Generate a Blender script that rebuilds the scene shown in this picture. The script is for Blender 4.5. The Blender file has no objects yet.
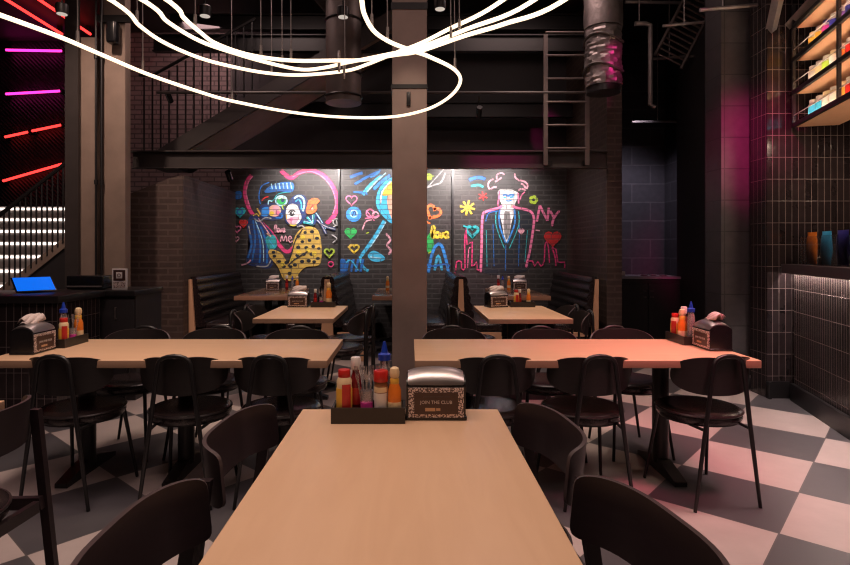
import bpy, bmesh, math, random
from mathutils import Vector, Matrix
random.seed(7)
PI = math.pi
scene = bpy.context.scene
COL = scene.collection

# ------------------------------------------------------------------ materials
def new_mat(name):
    m = bpy.data.materials.new(name); m.use_nodes = True
    nt = m.node_tree
    return m, nt, nt.nodes['Principled BSDF']

def N(nt, kind, **kw):
    n = nt.nodes.new(kind)
    for k, v in kw.items():
        setattr(n, k, v)
    return n

def mixcol(nt, fac, a, b, mode='MIX'):
    n = N(nt, 'ShaderNodeMix', data_type='RGBA', blend_type=mode)
    for sock, v in ((n.inputs[0], fac), (n.inputs[6], a), (n.inputs[7], b)):
        if hasattr(v, 'is_linked'): nt.links.new(v, sock)
        elif isinstance(v, (int, float)): sock.default_value = v
        else: sock.default_value = (v[0], v[1], v[2], 1)
    return n.outputs[2]

def math_n(nt, op, a, b=None):
    n = N(nt, 'ShaderNodeMath', operation=op)
    for i, v in enumerate((a, b)):
        if v is None: continue
        if hasattr(v, 'is_linked'): nt.links.new(v, n.inputs[i])
        else: n.inputs[i].default_value = v
    return n.outputs[0]

def mat(name, col, rough=.5, metal=0, var=.12, nscale=30, bump=0, emit=None, estr=0, trans=0, spec=.5, coat=0, sss=0, stretch=(1, 1, 1)):
    m, nt, b = new_mat(name)
    tc = N(nt, 'ShaderNodeTexCoord')
    mp = N(nt, 'ShaderNodeMapping'); mp.inputs['Scale'].default_value = stretch
    nt.links.new(tc.outputs['Object'], mp.inputs['Vector'])
    nz = N(nt, 'ShaderNodeTexNoise'); nz.inputs['Scale'].default_value = nscale; nz.inputs['Detail'].default_value = 4
    nt.links.new(mp.outputs[0], nz.inputs['Vector'])
    lo = [c * (1 - var) for c in col]; hi = [min(1, c * (1 + var)) for c in col]
    c = mixcol(nt, nz.outputs['Fac'], lo, hi)
    nt.links.new(c, b.inputs['Base Color'])
    b.inputs['Roughness'].default_value = rough; b.inputs['Metallic'].default_value = metal
    b.inputs['Specular IOR Level'].default_value = spec; b.inputs['Coat Weight'].default_value = coat
    if trans: b.inputs['Transmission Weight'].default_value = trans
    if emit:
        b.inputs['Emission Color'].default_value = (*emit, 1); b.inputs['Emission Strength'].default_value = estr
    if bump:
        bp = N(nt, 'ShaderNodeBump'); bp.inputs['Strength'].default_value = bump; bp.inputs['Distance'].default_value = .01
        nt.links.new(nz.outputs['Fac'], bp.inputs['Height']); nt.links.new(bp.outputs[0], b.inputs['Normal'])
    return m

def plane_vec(nt, axes):
    tc = N(nt, 'ShaderNodeTexCoord'); s = N(nt, 'ShaderNodeSeparateXYZ'); c = N(nt, 'ShaderNodeCombineXYZ')
    nt.links.new(tc.outputs['Object'], s.inputs[0])
    nt.links.new(s.outputs['XYZ'.index(axes[0].upper())], c.inputs[0])
    nt.links.new(s.outputs['XYZ'.index(axes[1].upper())], c.inputs[1])
    return c.outputs[0]

def brick_mat(name, axes, c1, c2, mortar, bw, bh, ms, rough=.6, offset=.5, bump=.5, spec=.5, tint=None, smooth=.1):
    m, nt, b = new_mat(name)
    v = plane_vec(nt, axes)
    t = N(nt, 'ShaderNodeTexBrick'); t.offset = offset; t.squash = 1
    nt.links.new(v, t.inputs['Vector'])
    t.inputs['Color1'].default_value = (*c1, 1); t.inputs['Color2'].default_value = (*c2, 1); t.inputs['Mortar'].default_value = (*mortar, 1)
    t.inputs['Scale'].default_value = 1; t.inputs['Mortar Size'].default_value = ms; t.inputs['Mortar Smooth'].default_value = smooth
    t.inputs['Brick Width'].default_value = bw; t.inputs['Row Height'].default_value = bh; t.inputs['Bias'].default_value = 0
    nz = N(nt, 'ShaderNodeTexNoise'); nz.inputs['Scale'].default_value = 12; nz.inputs['Detail'].default_value = 6
    nt.links.new(v, nz.inputs['Vector'])
    vary = mixcol(nt, nz.outputs['Fac'], (.65, .65, .65), (1.25, 1.25, 1.25))
    c = mixcol(nt, 1.0, t.outputs['Color'], vary, 'MULTIPLY')
    nt.links.new(c, b.inputs['Base Color'])
    b.inputs['Roughness'].default_value = rough; b.inputs['Specular IOR Level'].default_value = spec
    bp = N(nt, 'ShaderNodeBump'); bp.inputs['Strength'].default_value = bump; bp.inputs['Distance'].default_value = .006; bp.invert = True
    h = math_n(nt, 'ADD', t.outputs['Fac'], math_n(nt, 'MULTIPLY', nz.outputs['Fac'], .3))
    nt.links.new(h, bp.inputs['Height']); nt.links.new(bp.outputs[0], b.inputs['Normal'])
    return m

BR_W, BR_H, BR_M = .225, .0745, .011
def paint(name, col, k=.8):
    """spray paint over the brick: the joints of the wall show through"""
    m = brick_mat(name, 'xz', [c * .9 * k for c in col], [min(1, c * 1.1 * k) for c in col], [c * .42 * k + .03 for c in col], BR_W, BR_H, BR_M * .8, rough=.55, bump=.45)
    nt = m.node_tree; at_ = N(nt, 'ShaderNodeAttribute'); at_.attribute_name = 'soft'
    mr = N(nt, 'ShaderNodeMapRange', interpolation_type='SMOOTHSTEP'); nt.links.new(at_.outputs['Fac'], mr.inputs[0])
    nt.links.new(mr.outputs[0], nt.nodes['Principled BSDF'].inputs['Alpha'])
    return m

def floor_mat():
    m, nt, b = new_mat('checkered floor tiles')
    tc = N(nt, 'ShaderNodeTexCoord'); sp = N(nt, 'ShaderNodeSeparateXYZ'); nt.links.new(tc.outputs['Object'], sp.inputs[0])
    ux, uy, cx, cy, T = .6665, .7455, 2.124, 3.097, .6
    X = math_n(nt, 'SUBTRACT', sp.outputs[0], cx); Y = math_n(nt, 'SUBTRACT', sp.outputs[1], cy)
    s = math_n(nt, 'DIVIDE', math_n(nt, 'ADD', math_n(nt, 'MULTIPLY', X, ux), math_n(nt, 'MULTIPLY', Y, uy)), T)
    t = math_n(nt, 'DIVIDE', math_n(nt, 'ADD', math_n(nt, 'MULTIPLY', X, -uy), math_n(nt, 'MULTIPLY', Y, ux)), T)
    par = math_n(nt, 'FLOORED_MODULO', math_n(nt, 'ADD', math_n(nt, 'FLOOR', s), math_n(nt, 'FLOOR', t)), 2)
    nz = N(nt, 'ShaderNodeTexNoise'); nz.inputs['Scale'].default_value = 5; nz.inputs['Detail'].default_value = 8; nz.inputs['Roughness'].default_value = .65
    nt.links.new(tc.outputs['Object'], nz.inputs['Vector'])
    light = mixcol(nt, nz.outputs['Fac'], (.38, .315, .30), (.56, .475, .455))
    dark = mixcol(nt, nz.outputs['Fac'], (.060, .056, .062), (.105, .098, .108))
    c = mixcol(nt, par, light, dark)
    def edge(v):
        f = math_n(nt, 'FRACT', v)
        return math_n(nt, 'ABSOLUTE', math_n(nt, 'SUBTRACT', f, .5))
    e = math_n(nt, 'MAXIMUM', edge(s), edge(t))
    g = math_n(nt, 'GREATER_THAN', e, .4945)
    c = mixcol(nt, g, c, (.10, .09, .09))
    nt.links.new(c, b.inputs['Base Color'])
    r = N(nt, 'ShaderNodeMapRange'); r.inputs[3].default_value = .33; r.inputs[4].default_value = .55
    nt.links.new(nz.outputs['Fac'], r.inputs[0]); nt.links.new(r.outputs[0], b.inputs['Roughness'])
    bp = N(nt, 'ShaderNodeBump'); bp.inputs['Strength'].default_value = .15; bp.inputs['Distance'].default_value = .003; bp.invert = True
    nt.links.new(g, bp.inputs['Height']); nt.links.new(bp.outputs[0], b.inputs['Normal'])
    return m

def wood_mat(name, c1, c2, rough=.38, axis='Y', scale=1.0):
    m, nt, b = new_mat(name)
    tc = N(nt, 'ShaderNodeTexCoord'); mp = N(nt, 'ShaderNodeMapping')
    mp.inputs['Scale'].default_value = {'Y': (9, 1.2, 9), 'X': (1.2, 9, 9), 'Z': (9, 9, 1.2)}[axis]
    nt.links.new(tc.outputs['Object'], mp.inputs['Vector'])
    nz = N(nt, 'ShaderNodeTexNoise'); nz.inputs['Scale'].default_value = 1.6 * scale; nz.inputs['Detail'].default_value = 9; nz.inputs['Distortion'].default_value = 1.4
    nt.links.new(mp.outputs[0], nz.inputs['Vector'])
    n2 = N(nt, 'ShaderNodeTexNoise'); n2.inputs['Scale'].default_value = 2.2; n2.inputs['Detail'].default_value = 3
    nt.links.new(tc.outputs['Object'], n2.inputs['Vector'])
    c = mixcol(nt, nz.outputs['Fac'], c1, c2)
    c = mixcol(nt, math_n(nt, 'MULTIPLY', n2.outputs['Fac'], .45), c, [x * .86 for x in c1])
    # scattered small knots
    vo = N(nt, 'ShaderNodeTexVoronoi'); vo.inputs['Scale'].default_value = 2.6
    mp2 = N(nt, 'ShaderNodeMapping'); mp2.inputs['Scale'].default_value = (1, 2.2, 1) if axis == 'X' else (2.2, 1, 1)
    nt.links.new(tc.outputs['Object'], mp2.inputs['Vector']); nt.links.new(mp2.outputs[0], vo.inputs['Vector'])
    k = math_n(nt, 'LESS_THAN', vo.outputs['Distance'], .035)
    c = mixcol(nt, math_n(nt, 'MULTIPLY', k, .45), c, [x * .6 for x in c1])
    nt.links.new(c, b.inputs['Base Color']); b.inputs['Roughness'].default_value = rough
    bp = N(nt, 'ShaderNodeBump'); bp.inputs['Strength'].default_value = .05; bp.inputs['Distance'].default_value = .002
    nt.links.new(nz.outputs['Fac'], bp.inputs['Height']); nt.links.new(bp.outputs[0], b.inputs['Normal'])
    return m

def ply_edge(name, col):
    m, nt, b = new_mat(name)
    tc = N(nt, 'ShaderNodeTexCoord'); w = N(nt, 'ShaderNodeTexWave', bands_direction='Z'); w.inputs['Scale'].default_value = 55; w.inputs['Distortion'].default_value = .6
    nt.links.new(tc.outputs['Object'], w.inputs['Vector'])
    c = mixcol(nt, w.outputs['Fac'], [x * .75 for x in col], col)
    nt.links.new(c, b.inputs['Base Color']); b.inputs['Roughness'].default_value = .5
    return m

def border_mat(name, a, bcol):
    """ornate pale border of a printed card"""
    m, nt, b = new_mat(name)
    tc = N(nt, 'ShaderNodeTexCoord'); v = N(nt, 'ShaderNodeTexVoronoi'); v.inputs['Scale'].default_value = 170
    nt.links.new(tc.outputs['Object'], v.inputs['Vector'])
    k = math_n(nt, 'GREATER_THAN', v.outputs['Distance'], .52)
    c = mixcol(nt, k, a, bcol)
    nt.links.new(c, b.inputs['Base Color']); b.inputs['Roughness'].default_value = .4
    return m

def corrugated(name, col):
    m, nt, b = new_mat(name)
    tc = N(nt, 'ShaderNodeTexCoord'); w = N(nt, 'ShaderNodeTexWave', bands_direction='DIAGONAL'); w.inputs['Scale'].default_value = 9
    nt.links.new(tc.outputs['Object'], w.inputs['Vector'])
    c = mixcol(nt, w.outputs['Fac'], [x * .5 for x in col], col)
    nt.links.new(c, b.inputs['Base Color']); b.inputs['Roughness'].default_value = .45
    bp = N(nt, 'ShaderNodeBump'); bp.inputs['Strength'].default_value = .6; bp.inputs['Distance'].default_value = .02
    nt.links.new(w.outputs['Fac'], bp.inputs['Height']); nt.links.new(bp.outputs[0], b.inputs['Normal'])
    return m

M = {}
M['floor'] = floor_mat()
M['birch'] = wood_mat('birch tabletop', (.68, .43, .265), (.82, .56, .36), .36, 'Y')
M['birch_x'] = wood_mat('birch long tabletop', (.68, .43, .265), (.82, .56, .36), .36, 'X')
M['birch_edge'] = ply_edge('birch plywood edge', (.50, .31, .20))
M['booth_top'] = wood_mat('brown booth tabletop', (.20, .12, .08), (.30, .18, .12), .25, 'Y')
M['booth_edge'] = ply_edge('booth table edge', (.42, .22, .14))
M['panel_wood'] = wood_mat('beech end panel', (.68, .39, .23), (.80, .48, .30), .45, 'Z')
M['board'] = mat('dark stained plywood back', (.022, .0125, .0155), .42, var=.3, nscale=14, stretch=(1, 1, 6))
M['board_edge'] = mat('worn plywood rim', (.062, .042, .044), .4, var=.2)
M['board_black'] = mat('black stained plywood back', (.019, .0155, .0155), .4, var=.3, nscale=14, stretch=(1, 1, 6))
M['woodleg'] = mat('dark stained chair wood', (.022, .013, .015), .4, var=.3, nscale=20, stretch=(5, 5, 1))
M['vinyl'] = mat('dark brown vinyl seat', (.018, .012, .013), .27, var=.25, nscale=60, bump=.06)
M['piping'] = mat('seat piping', (.03, .022, .022), .35)
M['blackmetal'] = mat('black powder coated metal', (.012, .011, .012), .38, var=.2)
M['blacksteel'] = mat('matte black steel', (.045, .037, .036), .5, var=.3, nscale=8)
M['blackpaint'] = mat('black painted surface', (.022, .019, .021), .6, var=.3, nscale=4)
M['gloss_black'] = mat('black plastic', (.010, .010, .012), .25, var=.15)
M['bench_steel'] = mat('pale worktop steel', (.42, .39, .43), .4, metal=.35, var=.15)
M['chrome'] = mat('brushed steel', (.50, .45, .45), .38, metal=1, var=.12, nscale=60, stretch=(1, 12, 12))
M['steel'] = mat('dull steel conduit', (.30, .27, .27), .45, metal=.6, var=.3, nscale=12)
M['concrete'] = mat('warm raw concrete', (.31, .235, .205), .75, var=.35, nscale=3.5, bump=.25)
M['concrete2'] = mat('grey raw concrete', (.25, .185, .15), .75, var=.35, nscale=4, bump=.25)
M['brick_xz'] = brick_mat('dark painted brick', 'xz', (.026, .022, .021), (.037, .031, .030), (.052, .045, .044), BR_W, BR_H, BR_M, rough=.5)
M['brick_yz'] = brick_mat('dark painted brick side', 'yz', (.045, .033, .030), (.060, .045, .040), (.080, .060, .052), BR_W, BR_H, BR_M, rough=.5)
M['brickp_xz'] = brick_mat('brown brick pier', 'xz', (.055, .035, .030), (.075, .048, .042), (.095, .066, .056), BR_W, BR_H, BR_M, rough=.6)
M['brickp_yz'] = brick_mat('brown brick pier side', 'yz', (.055, .038, .032), (.075, .050, .042), (.095, .068, .056), BR_W, BR_H, BR_M, rough=.6)
M['brick_pale'] = brick_mat('pale washed brick', 'xz', (.24, .18, .175), (.30, .225, .22), (.13, .10, .10), BR_W, BR_H, BR_M, rough=.7)
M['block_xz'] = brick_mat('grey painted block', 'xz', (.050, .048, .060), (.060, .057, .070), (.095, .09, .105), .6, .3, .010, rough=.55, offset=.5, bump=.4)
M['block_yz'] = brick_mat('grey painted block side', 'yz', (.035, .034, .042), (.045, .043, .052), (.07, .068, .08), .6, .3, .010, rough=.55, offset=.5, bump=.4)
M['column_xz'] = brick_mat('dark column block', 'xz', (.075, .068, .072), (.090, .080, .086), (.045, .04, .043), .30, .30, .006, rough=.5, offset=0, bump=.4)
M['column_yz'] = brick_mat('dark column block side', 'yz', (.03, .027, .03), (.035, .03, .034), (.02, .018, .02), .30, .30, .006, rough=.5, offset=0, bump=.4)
M['tile_xz'] = brick_mat('black vertical tiles', 'xz', (.018, .013, .014), (.028, .020, .021), (.19, .15, .145), .058, .196, .0022, rough=.16, offset=0, bump=.35)
M['tile_yz'] = brick_mat('black vertical tiles side', 'yz', (.018, .013, .014), (.028, .020, .021), (.09, .07, .068), .058, .196, .0026, rough=.2, offset=0, bump=.35)
M['rib'] = brick_mat('ribbed dark counter front', 'xz', (.020, .015, .015), (.030, .022, .022), (.16, .125, .12), .040, .196, .0028, rough=.22, offset=0, bump=.5)
M['corr'] = corrugated('dark ribbed wall lining', (.030, .022, .030))
M['foil'] = mat('crumpled foil insulation', (.30, .26, .255), .42, metal=.8, var=.5, nscale=9, bump=1.0)
M['tape'] = mat('dark duct tape', (.10, .09, .085), .5, metal=.4, var=.4, nscale=12, bump=.4)
M['duct'] = mat('dull grey ductwork', (.13, .105, .098), .5, metal=.4, var=.35, nscale=8, bump=.1)
M['tube_light'] = mat('warm light tube', (.9, .85, .75), .4, emit=(1.0, .75, .50), estr=1.9)
M['led_warm'] = mat('warm led strip', (.9, .8, .7), .5, emit=(1.0, .74, .50), estr=48)
M['led_white'] = mat('white led strip', (.9, .9, .9), .5, emit=(1.0, .80, .72), estr=110)
M['led_step'] = mat('step led strip', (.9, .9, .9), .5, emit=(1.0, .88, .80), estr=1.9)
M['neon_mag'] = mat('magenta neon', (.8, .1, .5), .4, emit=(1.0, .03, .36), estr=3.2)
M['neon_red'] = mat('red neon', (.8, .1, .1), .4, emit=(1.0, .035, .03), estr=3.0)
M['downlight'] = mat('downlight lens', (.5, .5, .5), .3, emit=(1.0, .9, .78), estr=.5)
M['screen'] = mat('lit blue screen', (.02, .10, .5), .2, emit=(.0, .16, .92), estr=.9)
M['white'] = mat('white paper', (.72, .68, .66), .6, var=.06)
M['napkin'] = mat('paper napkin', (.62, .52, .49), .8, var=.1)
M['card_dark'] = mat('dark brown print', (.060, .030, .024), .35, var=.2)
M['card_border'] = border_mat('ornate card border', (.72, .60, .57), (.10, .06, .055))
M['print_white'] = mat('white print', (.62, .55, .52), .5, var=.05)
M['print_gold'] = mat('tan print', (.55, .34, .20), .5, var=.1)
M['caddy'] = mat('dark caddy tray', (.022, .018, .016), .4, var=.2)
M['tread'] = mat('pale stone tread', (.45, .40, .38), .5, var=.15, nscale=6)
PL = {
 'yellow': mat('mustard yellow plastic', (.75, .42, .06), .3, var=.08),
 'cream': mat('cream plastic', (.78, .60, .36), .35, var=.08),
 'red': mat('red plastic', (.50, .022, .018), .3, var=.1),
 'darkred': mat('dark red sauce', (.20, .012, .018), .2, var=.15),
 'orange': mat('orange hot sauce', (.75, .20, .025), .22, var=.12),
 'blue': mat('blue plastic cap', (.012, .045, .40), .3, var=.1),
 'white': mat('white plastic', (.72, .66, .62), .3, var=.05),
 'clear': mat('clear plastic', (.80, .74, .74), .12, trans=.75, var=.03),
 'glass': mat('clear thin acrylic', (.93, .92, .92), .03, trans=1, var=.01),
 'pink': mat('pink sticker', (.80, .06, .42), .4, var=.05),
 'purple': mat('purple sticker', (.25, .10, .42), .4, var=.05),
 'green': mat('green plastic', (.05, .35, .06), .35, var=.1),
 'brown': mat('brown seasoning', (.26, .11, .05), .35, var=.2),
 'teal': mat('teal packet', (.03, .36, .55), .3, var=.15),
 'lime': mat('lime label', (.45, .70, .08), .4, var=.08),
 'magenta': mat('magenta label', (.55, .04, .30), .4, var=.08),
 'navy': mat('navy label', (.03, .03, .25), .4, var=.08),
 'sky': mat('sky blue label', (.05, .45, .75), .4, var=.08),
}

# ------------------------------------------------------------------ mesh helpers
class MB:
    def __init__(s): s.bm = bmesh.new(); s.mi = 0
    def _tag(s, faces):
        for f in faces: f.material_index = s.mi
    def box(s, c, d, rz=0, bev=0, rot=None):
        b2 = bmesh.new(); bmesh.ops.create_cube(b2, size=1)
        bmesh.ops.scale(b2, vec=d, verts=b2.verts)
        if bev: bmesh.ops.bevel(b2, geom=list(b2.edges), offset=min(bev, min(d) * .45), segments=3, profile=.5, affect='EDGES')
        R = (rot or Matrix.Rotation(rz, 4, 'Z'))
        bmesh.ops.transform(b2, matrix=Matrix.Translation(c) @ R, verts=b2.verts)
        s.merge(b2); return s
    def merge(s, b2):
        vm = {v: s.bm.verts.new(v.co) for v in b2.verts}
        for f in b2.faces:
            try:
                nf = s.bm.faces.new([vm[v] for v in f.verts]); nf.material_index = s.mi
            except ValueError: pass
        b2.free()
    def tube(s, pts, r, seg=8, closed=False, cap=True):
        pts = [Vector(p) for p in pts]; n = len(pts)
        rr = r if isinstance(r, (list, tuple)) else [r] * n
        tang = []
        for i in range(n):
            a = pts[(i - 1) % n] if (closed or i > 0) else pts[i]
            b = pts[(i + 1) % n] if (closed or i < n - 1) else pts[i]
            tang.append((b - a).normalized())
        up = Vector((0, 0, 1)) if abs(tang[0].z) < .9 else Vector((1, 0, 0))
        u = tang[0].cross(up).normalized()
        rings = []
        for i in range(n):
            t = tang[i]
            u = (u - t * u.dot(t)).normalized(); v = t.cross(u)
            rings.append([s.bm.verts.new(pts[i] + (u * math.cos(2 * PI * k / seg) + v * math.sin(2 * PI * k / seg)) * rr[i]) for k in range(seg)])
        for i in range(n if closed else n - 1):
            A, B = rings[i], rings[(i + 1) % n]
            for k in range(seg):
                s._tag([s.bm.faces.new((A[k], A[(k + 1) % seg], B[(k + 1) % seg], B[k]))])
        if not closed and cap:
            s._tag([s.bm.faces.new(rings[0][::-1]), s.bm.faces.new(rings[-1])])
        return s
    def lathe(s, prof, c=(0, 0, 0), seg=20, sx=1, sy=1):
        rings = []
        for r, z in prof:
            if r < 1e-5: rings.append([s.bm.verts.new((c[0], c[1], c[2] + z))])
            else: rings.append([s.bm.verts.new((c[0] + sx * r * math.cos(2 * PI * k / seg), c[1] + sy * r * math.sin(2 * PI * k / seg), c[2] + z)) for k in range(seg)])
        for A, B in zip(rings, rings[1:]):
            for k in range(seg):
                k2 = (k + 1) % seg
                if len(A) == 1 and len(B) == 1: continue
                if len(A) == 1: f = (A[0], B[k2], B[k])
                elif len(B) == 1: f = (A[k], A[k2], B[0])
                else: f = (A[k], A[k2], B[k2], B[k])
                s._tag([s.bm.faces.new(f)])
        if len(rings[0]) > 1: s._tag([s.bm.faces.new(rings[0][::-1])])
        if len(rings[-1]) > 1: s._tag([s.bm.faces.new(rings[-1])])
        return s
    def prism(s, poly, vec, side_mi=None):
        vec = Vector(vec)
        a = [s.bm.verts.new(p) for p in poly]; b = [s.bm.verts.new(Vector(p) + vec) for p in poly]
        s._tag([s.bm.faces.new(a), s.bm.faces.new(b[::-1])])
        n = len(a)
        for i in range(n):
            f = s.bm.faces.new((a[i], b[i], b[(i + 1) % n], a[(i + 1) % n])); f.material_index = s.mi if side_mi is None else side_mi
        return s
    def face(s, pts):
        s._tag([s.bm.faces.new([s.bm.verts.new(p) for p in pts])]); return s
    def build(s, name, mats, parent=None, ang=40, tri=False, smooth=True):
        if tri: bmesh.ops.triangulate(s.bm, faces=[f for f in s.bm.faces if len(f.verts) > 4])
        bmesh.ops.recalc_face_normals(s.bm, faces=s.bm.faces)
        me = bpy.data.meshes.new(name); s.bm.to_mesh(me); s.bm.free()
        for m in (mats if isinstance(mats, (list, tuple)) else [mats]): me.materials.append(M[m] if isinstance(m, str) else m)
        if smooth:
            me.shade_smooth(); me.set_sharp_from_angle(angle=math.radians(ang))
        o = bpy.data.objects.new(name, me); COL.objects.link(o)
        if parent: o.parent = parent
        return o

def tag(o, label, cat, group=None):
    o['label'] = label; o['category'] = cat
    if group: o['group'] = group
    return o
def thing(name, label, cat, loc=(0, 0, 0), rz=0, group=None):
    o = bpy.data.objects.new(name, None); COL.objects.link(o); o.empty_display_size = .1
    o.location = loc; o.rotation_euler = (0, 0, rz)
    return tag(o, label, cat, group)
def struct(o): o['kind'] = 'structure'; return o
def dup(root, loc, rz, label, group=None):
    def cp(o, par):
        c = o.copy(); COL.objects.link(c)
        if par: c.parent = par
        for ch in list(o.children): cp(ch, c)
        return c
    r = cp(root, None); r.location = loc; r.rotation_euler = (0, 0, rz); r['label'] = label
    if group: r['group'] = group
    return r
def spline(pts, n=8, closed=False):
    P = [Vector(p) for p in pts]; out = []; L = len(P)
    for i in range(L if closed else L - 1):
        p0 = P[(i - 1) % L] if (closed or i > 0) else P[i]; p1 = P[i]; p2 = P[(i + 1) % L]
        p3 = P[(i + 2) % L] if (closed or i + 2 < L) else p2
        for k in range(n):
            t = k / n
            out.append(.5 * ((2 * p1) + (p2 - p0) * t + (2 * p0 - 5 * p1 + 4 * p2 - p3) * t * t + (3 * p1 - p0 - 3 * p2 + p3) * t ** 3))
    if not closed: out.append(P[-1])
    return out
def text_mesh(name, s, size, m, parent, mtx, align='CENTER'):
    cu = bpy.data.curves.new(name, 'FONT'); cu.body = s; cu.size = size; cu.align_x = align; cu.align_y = 'CENTER'; cu.extrude = .0004; cu.resolution_u = 2
    t = bpy.data.objects.new(name, cu); COL.objects.link(t)
    bpy.context.view_layer.update()
    me = bpy.data.meshes.new_from_object(t.evaluated_get(bpy.context.evaluated_depsgraph_get()))
    bpy.data.objects.remove(t)
    me.materials.clear(); me.materials.append(M[m] if isinstance(m, str) else m)
    o = bpy.data.objects.new(name, me); COL.objects.link(o); o.parent = parent; o.matrix_local = mtx
    return o

F, CX, CY, CH = 567.0, 410.0, 250.0, 1.325
def at(px, py, Y):          # a point at distance Y seen at px,py (used once to measure the room)
    return Vector(((px - CX) * Y / F, Y, CH + (CY - py) * Y / F))
def atz(px, py, z):
    Y = F * (z - CH) / (CY - py)
    return Vector(((px - CX) * Y / F, Y, z))

# ------------------------------------------------------------------ camera
cam = bpy.data.cameras.new('camera'); co = bpy.data.objects.new('camera', cam); COL.objects.link(co)
co.location = (0, 0, CH); co.rotation_euler = (PI / 2, 0, 0)
cam.sensor_width = 36; cam.lens = 36 * F / 850; cam.shift_x = (425 - CX) / 850; cam.shift_y = -(282.5 - CY) / 850
cam.clip_start = .05; cam.clip_end = 60
scene.camera = co

# ------------------------------------------------------------------ room shell
CEIL = 4.7
struct(MB().box((-.6, 4, -.05), (13.2, 14.4, .1)).build('floor', 'floor'))
struct(MB().box((-.6, 4, CEIL + .05), (13.2, 14.4, .1)).build('ceiling', 'blackpaint'))
WY = 8.6
struct(MB().box((-.13, WY + .1, 1.3), (5.2, .2, 2.6)).build('wall_back', 'brick_xz'))
struct(MB().box((-.13, WY + .13, 3.65), (5.2, .2, 2.1)).build('wall_back_upper', 'blackpaint'))
# left brick block: face towards us and return towards the murals
def two_mat_box(name, c, d, m_front, m_side):
    b = MB(); b.box(c, d)
    for f in b.bm.faces:
        f.normal_update()
        f.material_index = 1 if abs(f.normal.x) > .5 else 0
    return b.build(name, [m_front, m_side])
b = MB()
b.prism([(-3.34, 6.6, 0), (-2.64, 6.6, 0), (-2.64, 6.6, 2.2), (-2.80, 6.6, 2.16), (-3.34, 6.6, 1.95)], (0, 2.1, 0))
for f in b.bm.faces:
    f.normal_update()
    if abs(f.normal.x) > .9: f.material_index = 1
struct(b.build('wall_left', ['brickp_xz', 'brickp_yz']))
struct(MB().box((-3.4, 8.85, 3.3), (2.4, .1, 2.8)).build('wall_left_upper', 'brick_pale'))
struct(two_mat_box('wall_right_return', (2.47, 7.75, 2.35), (.18, 1.8, 4.7), 'brickp_xz', 'brickp_yz'))
# kitchen corner
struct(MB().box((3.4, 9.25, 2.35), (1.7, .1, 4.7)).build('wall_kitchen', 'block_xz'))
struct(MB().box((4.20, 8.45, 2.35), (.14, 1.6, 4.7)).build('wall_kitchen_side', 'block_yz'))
struct(MB().box((4.35, 6.8, 2.35), (1.5, 1.7, 4.7)).build('wall_right_block', 'blackpaint'))
# black wall beside and behind the tile corner, tiled wall over the bar
struct(two_mat_box('wall_right_tiled', (4.60, 5.205, 2.35), (2.8, .25, 4.7), 'tile_xz', 'tile_yz'))
struct(MB().box((5.95, 1.3, 2.35), (.1, 8.0, 4.7)).build('wall_right', 'blackpaint'))
struct(MB().box((-.6, -3.15, 2.35), (13.2, .1, 4.7)).build('wall_front', 'blackpaint'))
struct(MB().box((-7.15, 4, 2.35), (.1, 14.4, 4.7)).build('wall_far_left', 'blackpaint'))
struct(MB().box((-5.4, 9.2, 2.35), (3.4, .1, 4.7)).build('wall_neon', 'corr'))
struct(MB().box((3.20, 5.055, .075), (.02, .05, .15)).box((3.29, 5.07, .075), (.2, .02, .15)).build('baseboard_right', 'blackmetal'))

# ------------------------------------------------------------------ pillars, beams, stairs
cp = thing('concrete_pillar', 'square raw concrete pillar standing in the middle of the room', 'pillar', (0, 4.4, 0))
px0, px1 = -.1354, .1279
MB().box(((px0 + px1) / 2, 0, CEIL / 2), (px1 - px0, .27, CEIL), bev=.008).build('shaft', 'concrete', cp)
MB().box((-.006, 0, 2.555), (px1 - px0 + .012, .285, .03)).build('collar', 'blackmetal', cp)
MB().box((-.006, 0, 3.16), (px1 - px0 + .012, .285, .05)).build('collar', 'blackmetal', cp)
MB().box((-.01, -.143, 2.46), (.03, .02, .10), bev=.004).build('conduit_box', 'blackmetal', cp)

for nm, x0, x1, zt, lab in (('concrete_pier', -3.455, -3.257, 3.54, 'left narrower raw concrete pier behind the tablet counter'),
                        ('concrete_pier', -3.205, -2.965, CEIL, 'right wider raw concrete pier behind the tablet counter, reaching the ceiling')):
    t = thing(nm, lab, 'pillar', ((x0 + x1) / 2, 5.9, 0), 0, 'concrete piers behind the counter')
    MB().box((0, .06, zt / 2), (x1 - x0, .12, zt), bev=.006).build('shaft', 'concrete2', t)
    if zt == CEIL:
        MB().box((.02, -.02, 3.72), (x1 - x0 + .1, .04, .07)).build('bracket', 'blackmetal', t)
        MB().box((.04, -.08, 3.55), (.10, .12, .22), bev=.02).build('speaker_box', 'gloss_black', t)
for i, x in enumerate((-3.245, -3.188)):
    o = MB().tube([(x, 5.86, .9), (x, 5.86, 4.6)], .012).tube([(x, 5.86, 2.0), (x, 5.86, 2.05)], .020).tube([(x, 5.86, 3.3), (x, 5.86, 3.35)], .020).build('drain_pipe', 'blackmetal')
    tag(o, ('left' if i == 0 else 'right') + ' one of two thin black vertical pipes running between the concrete piers', 'pipe', 'pipes between the piers')

o = MB().box((-3.488, 5.86, 2.35), (.135, .04, 4.7)).build('steel_post', 'blacksteel'); tag(o, 'black steel post left of the concrete piers, by the neon stairwell', 'post')

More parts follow.
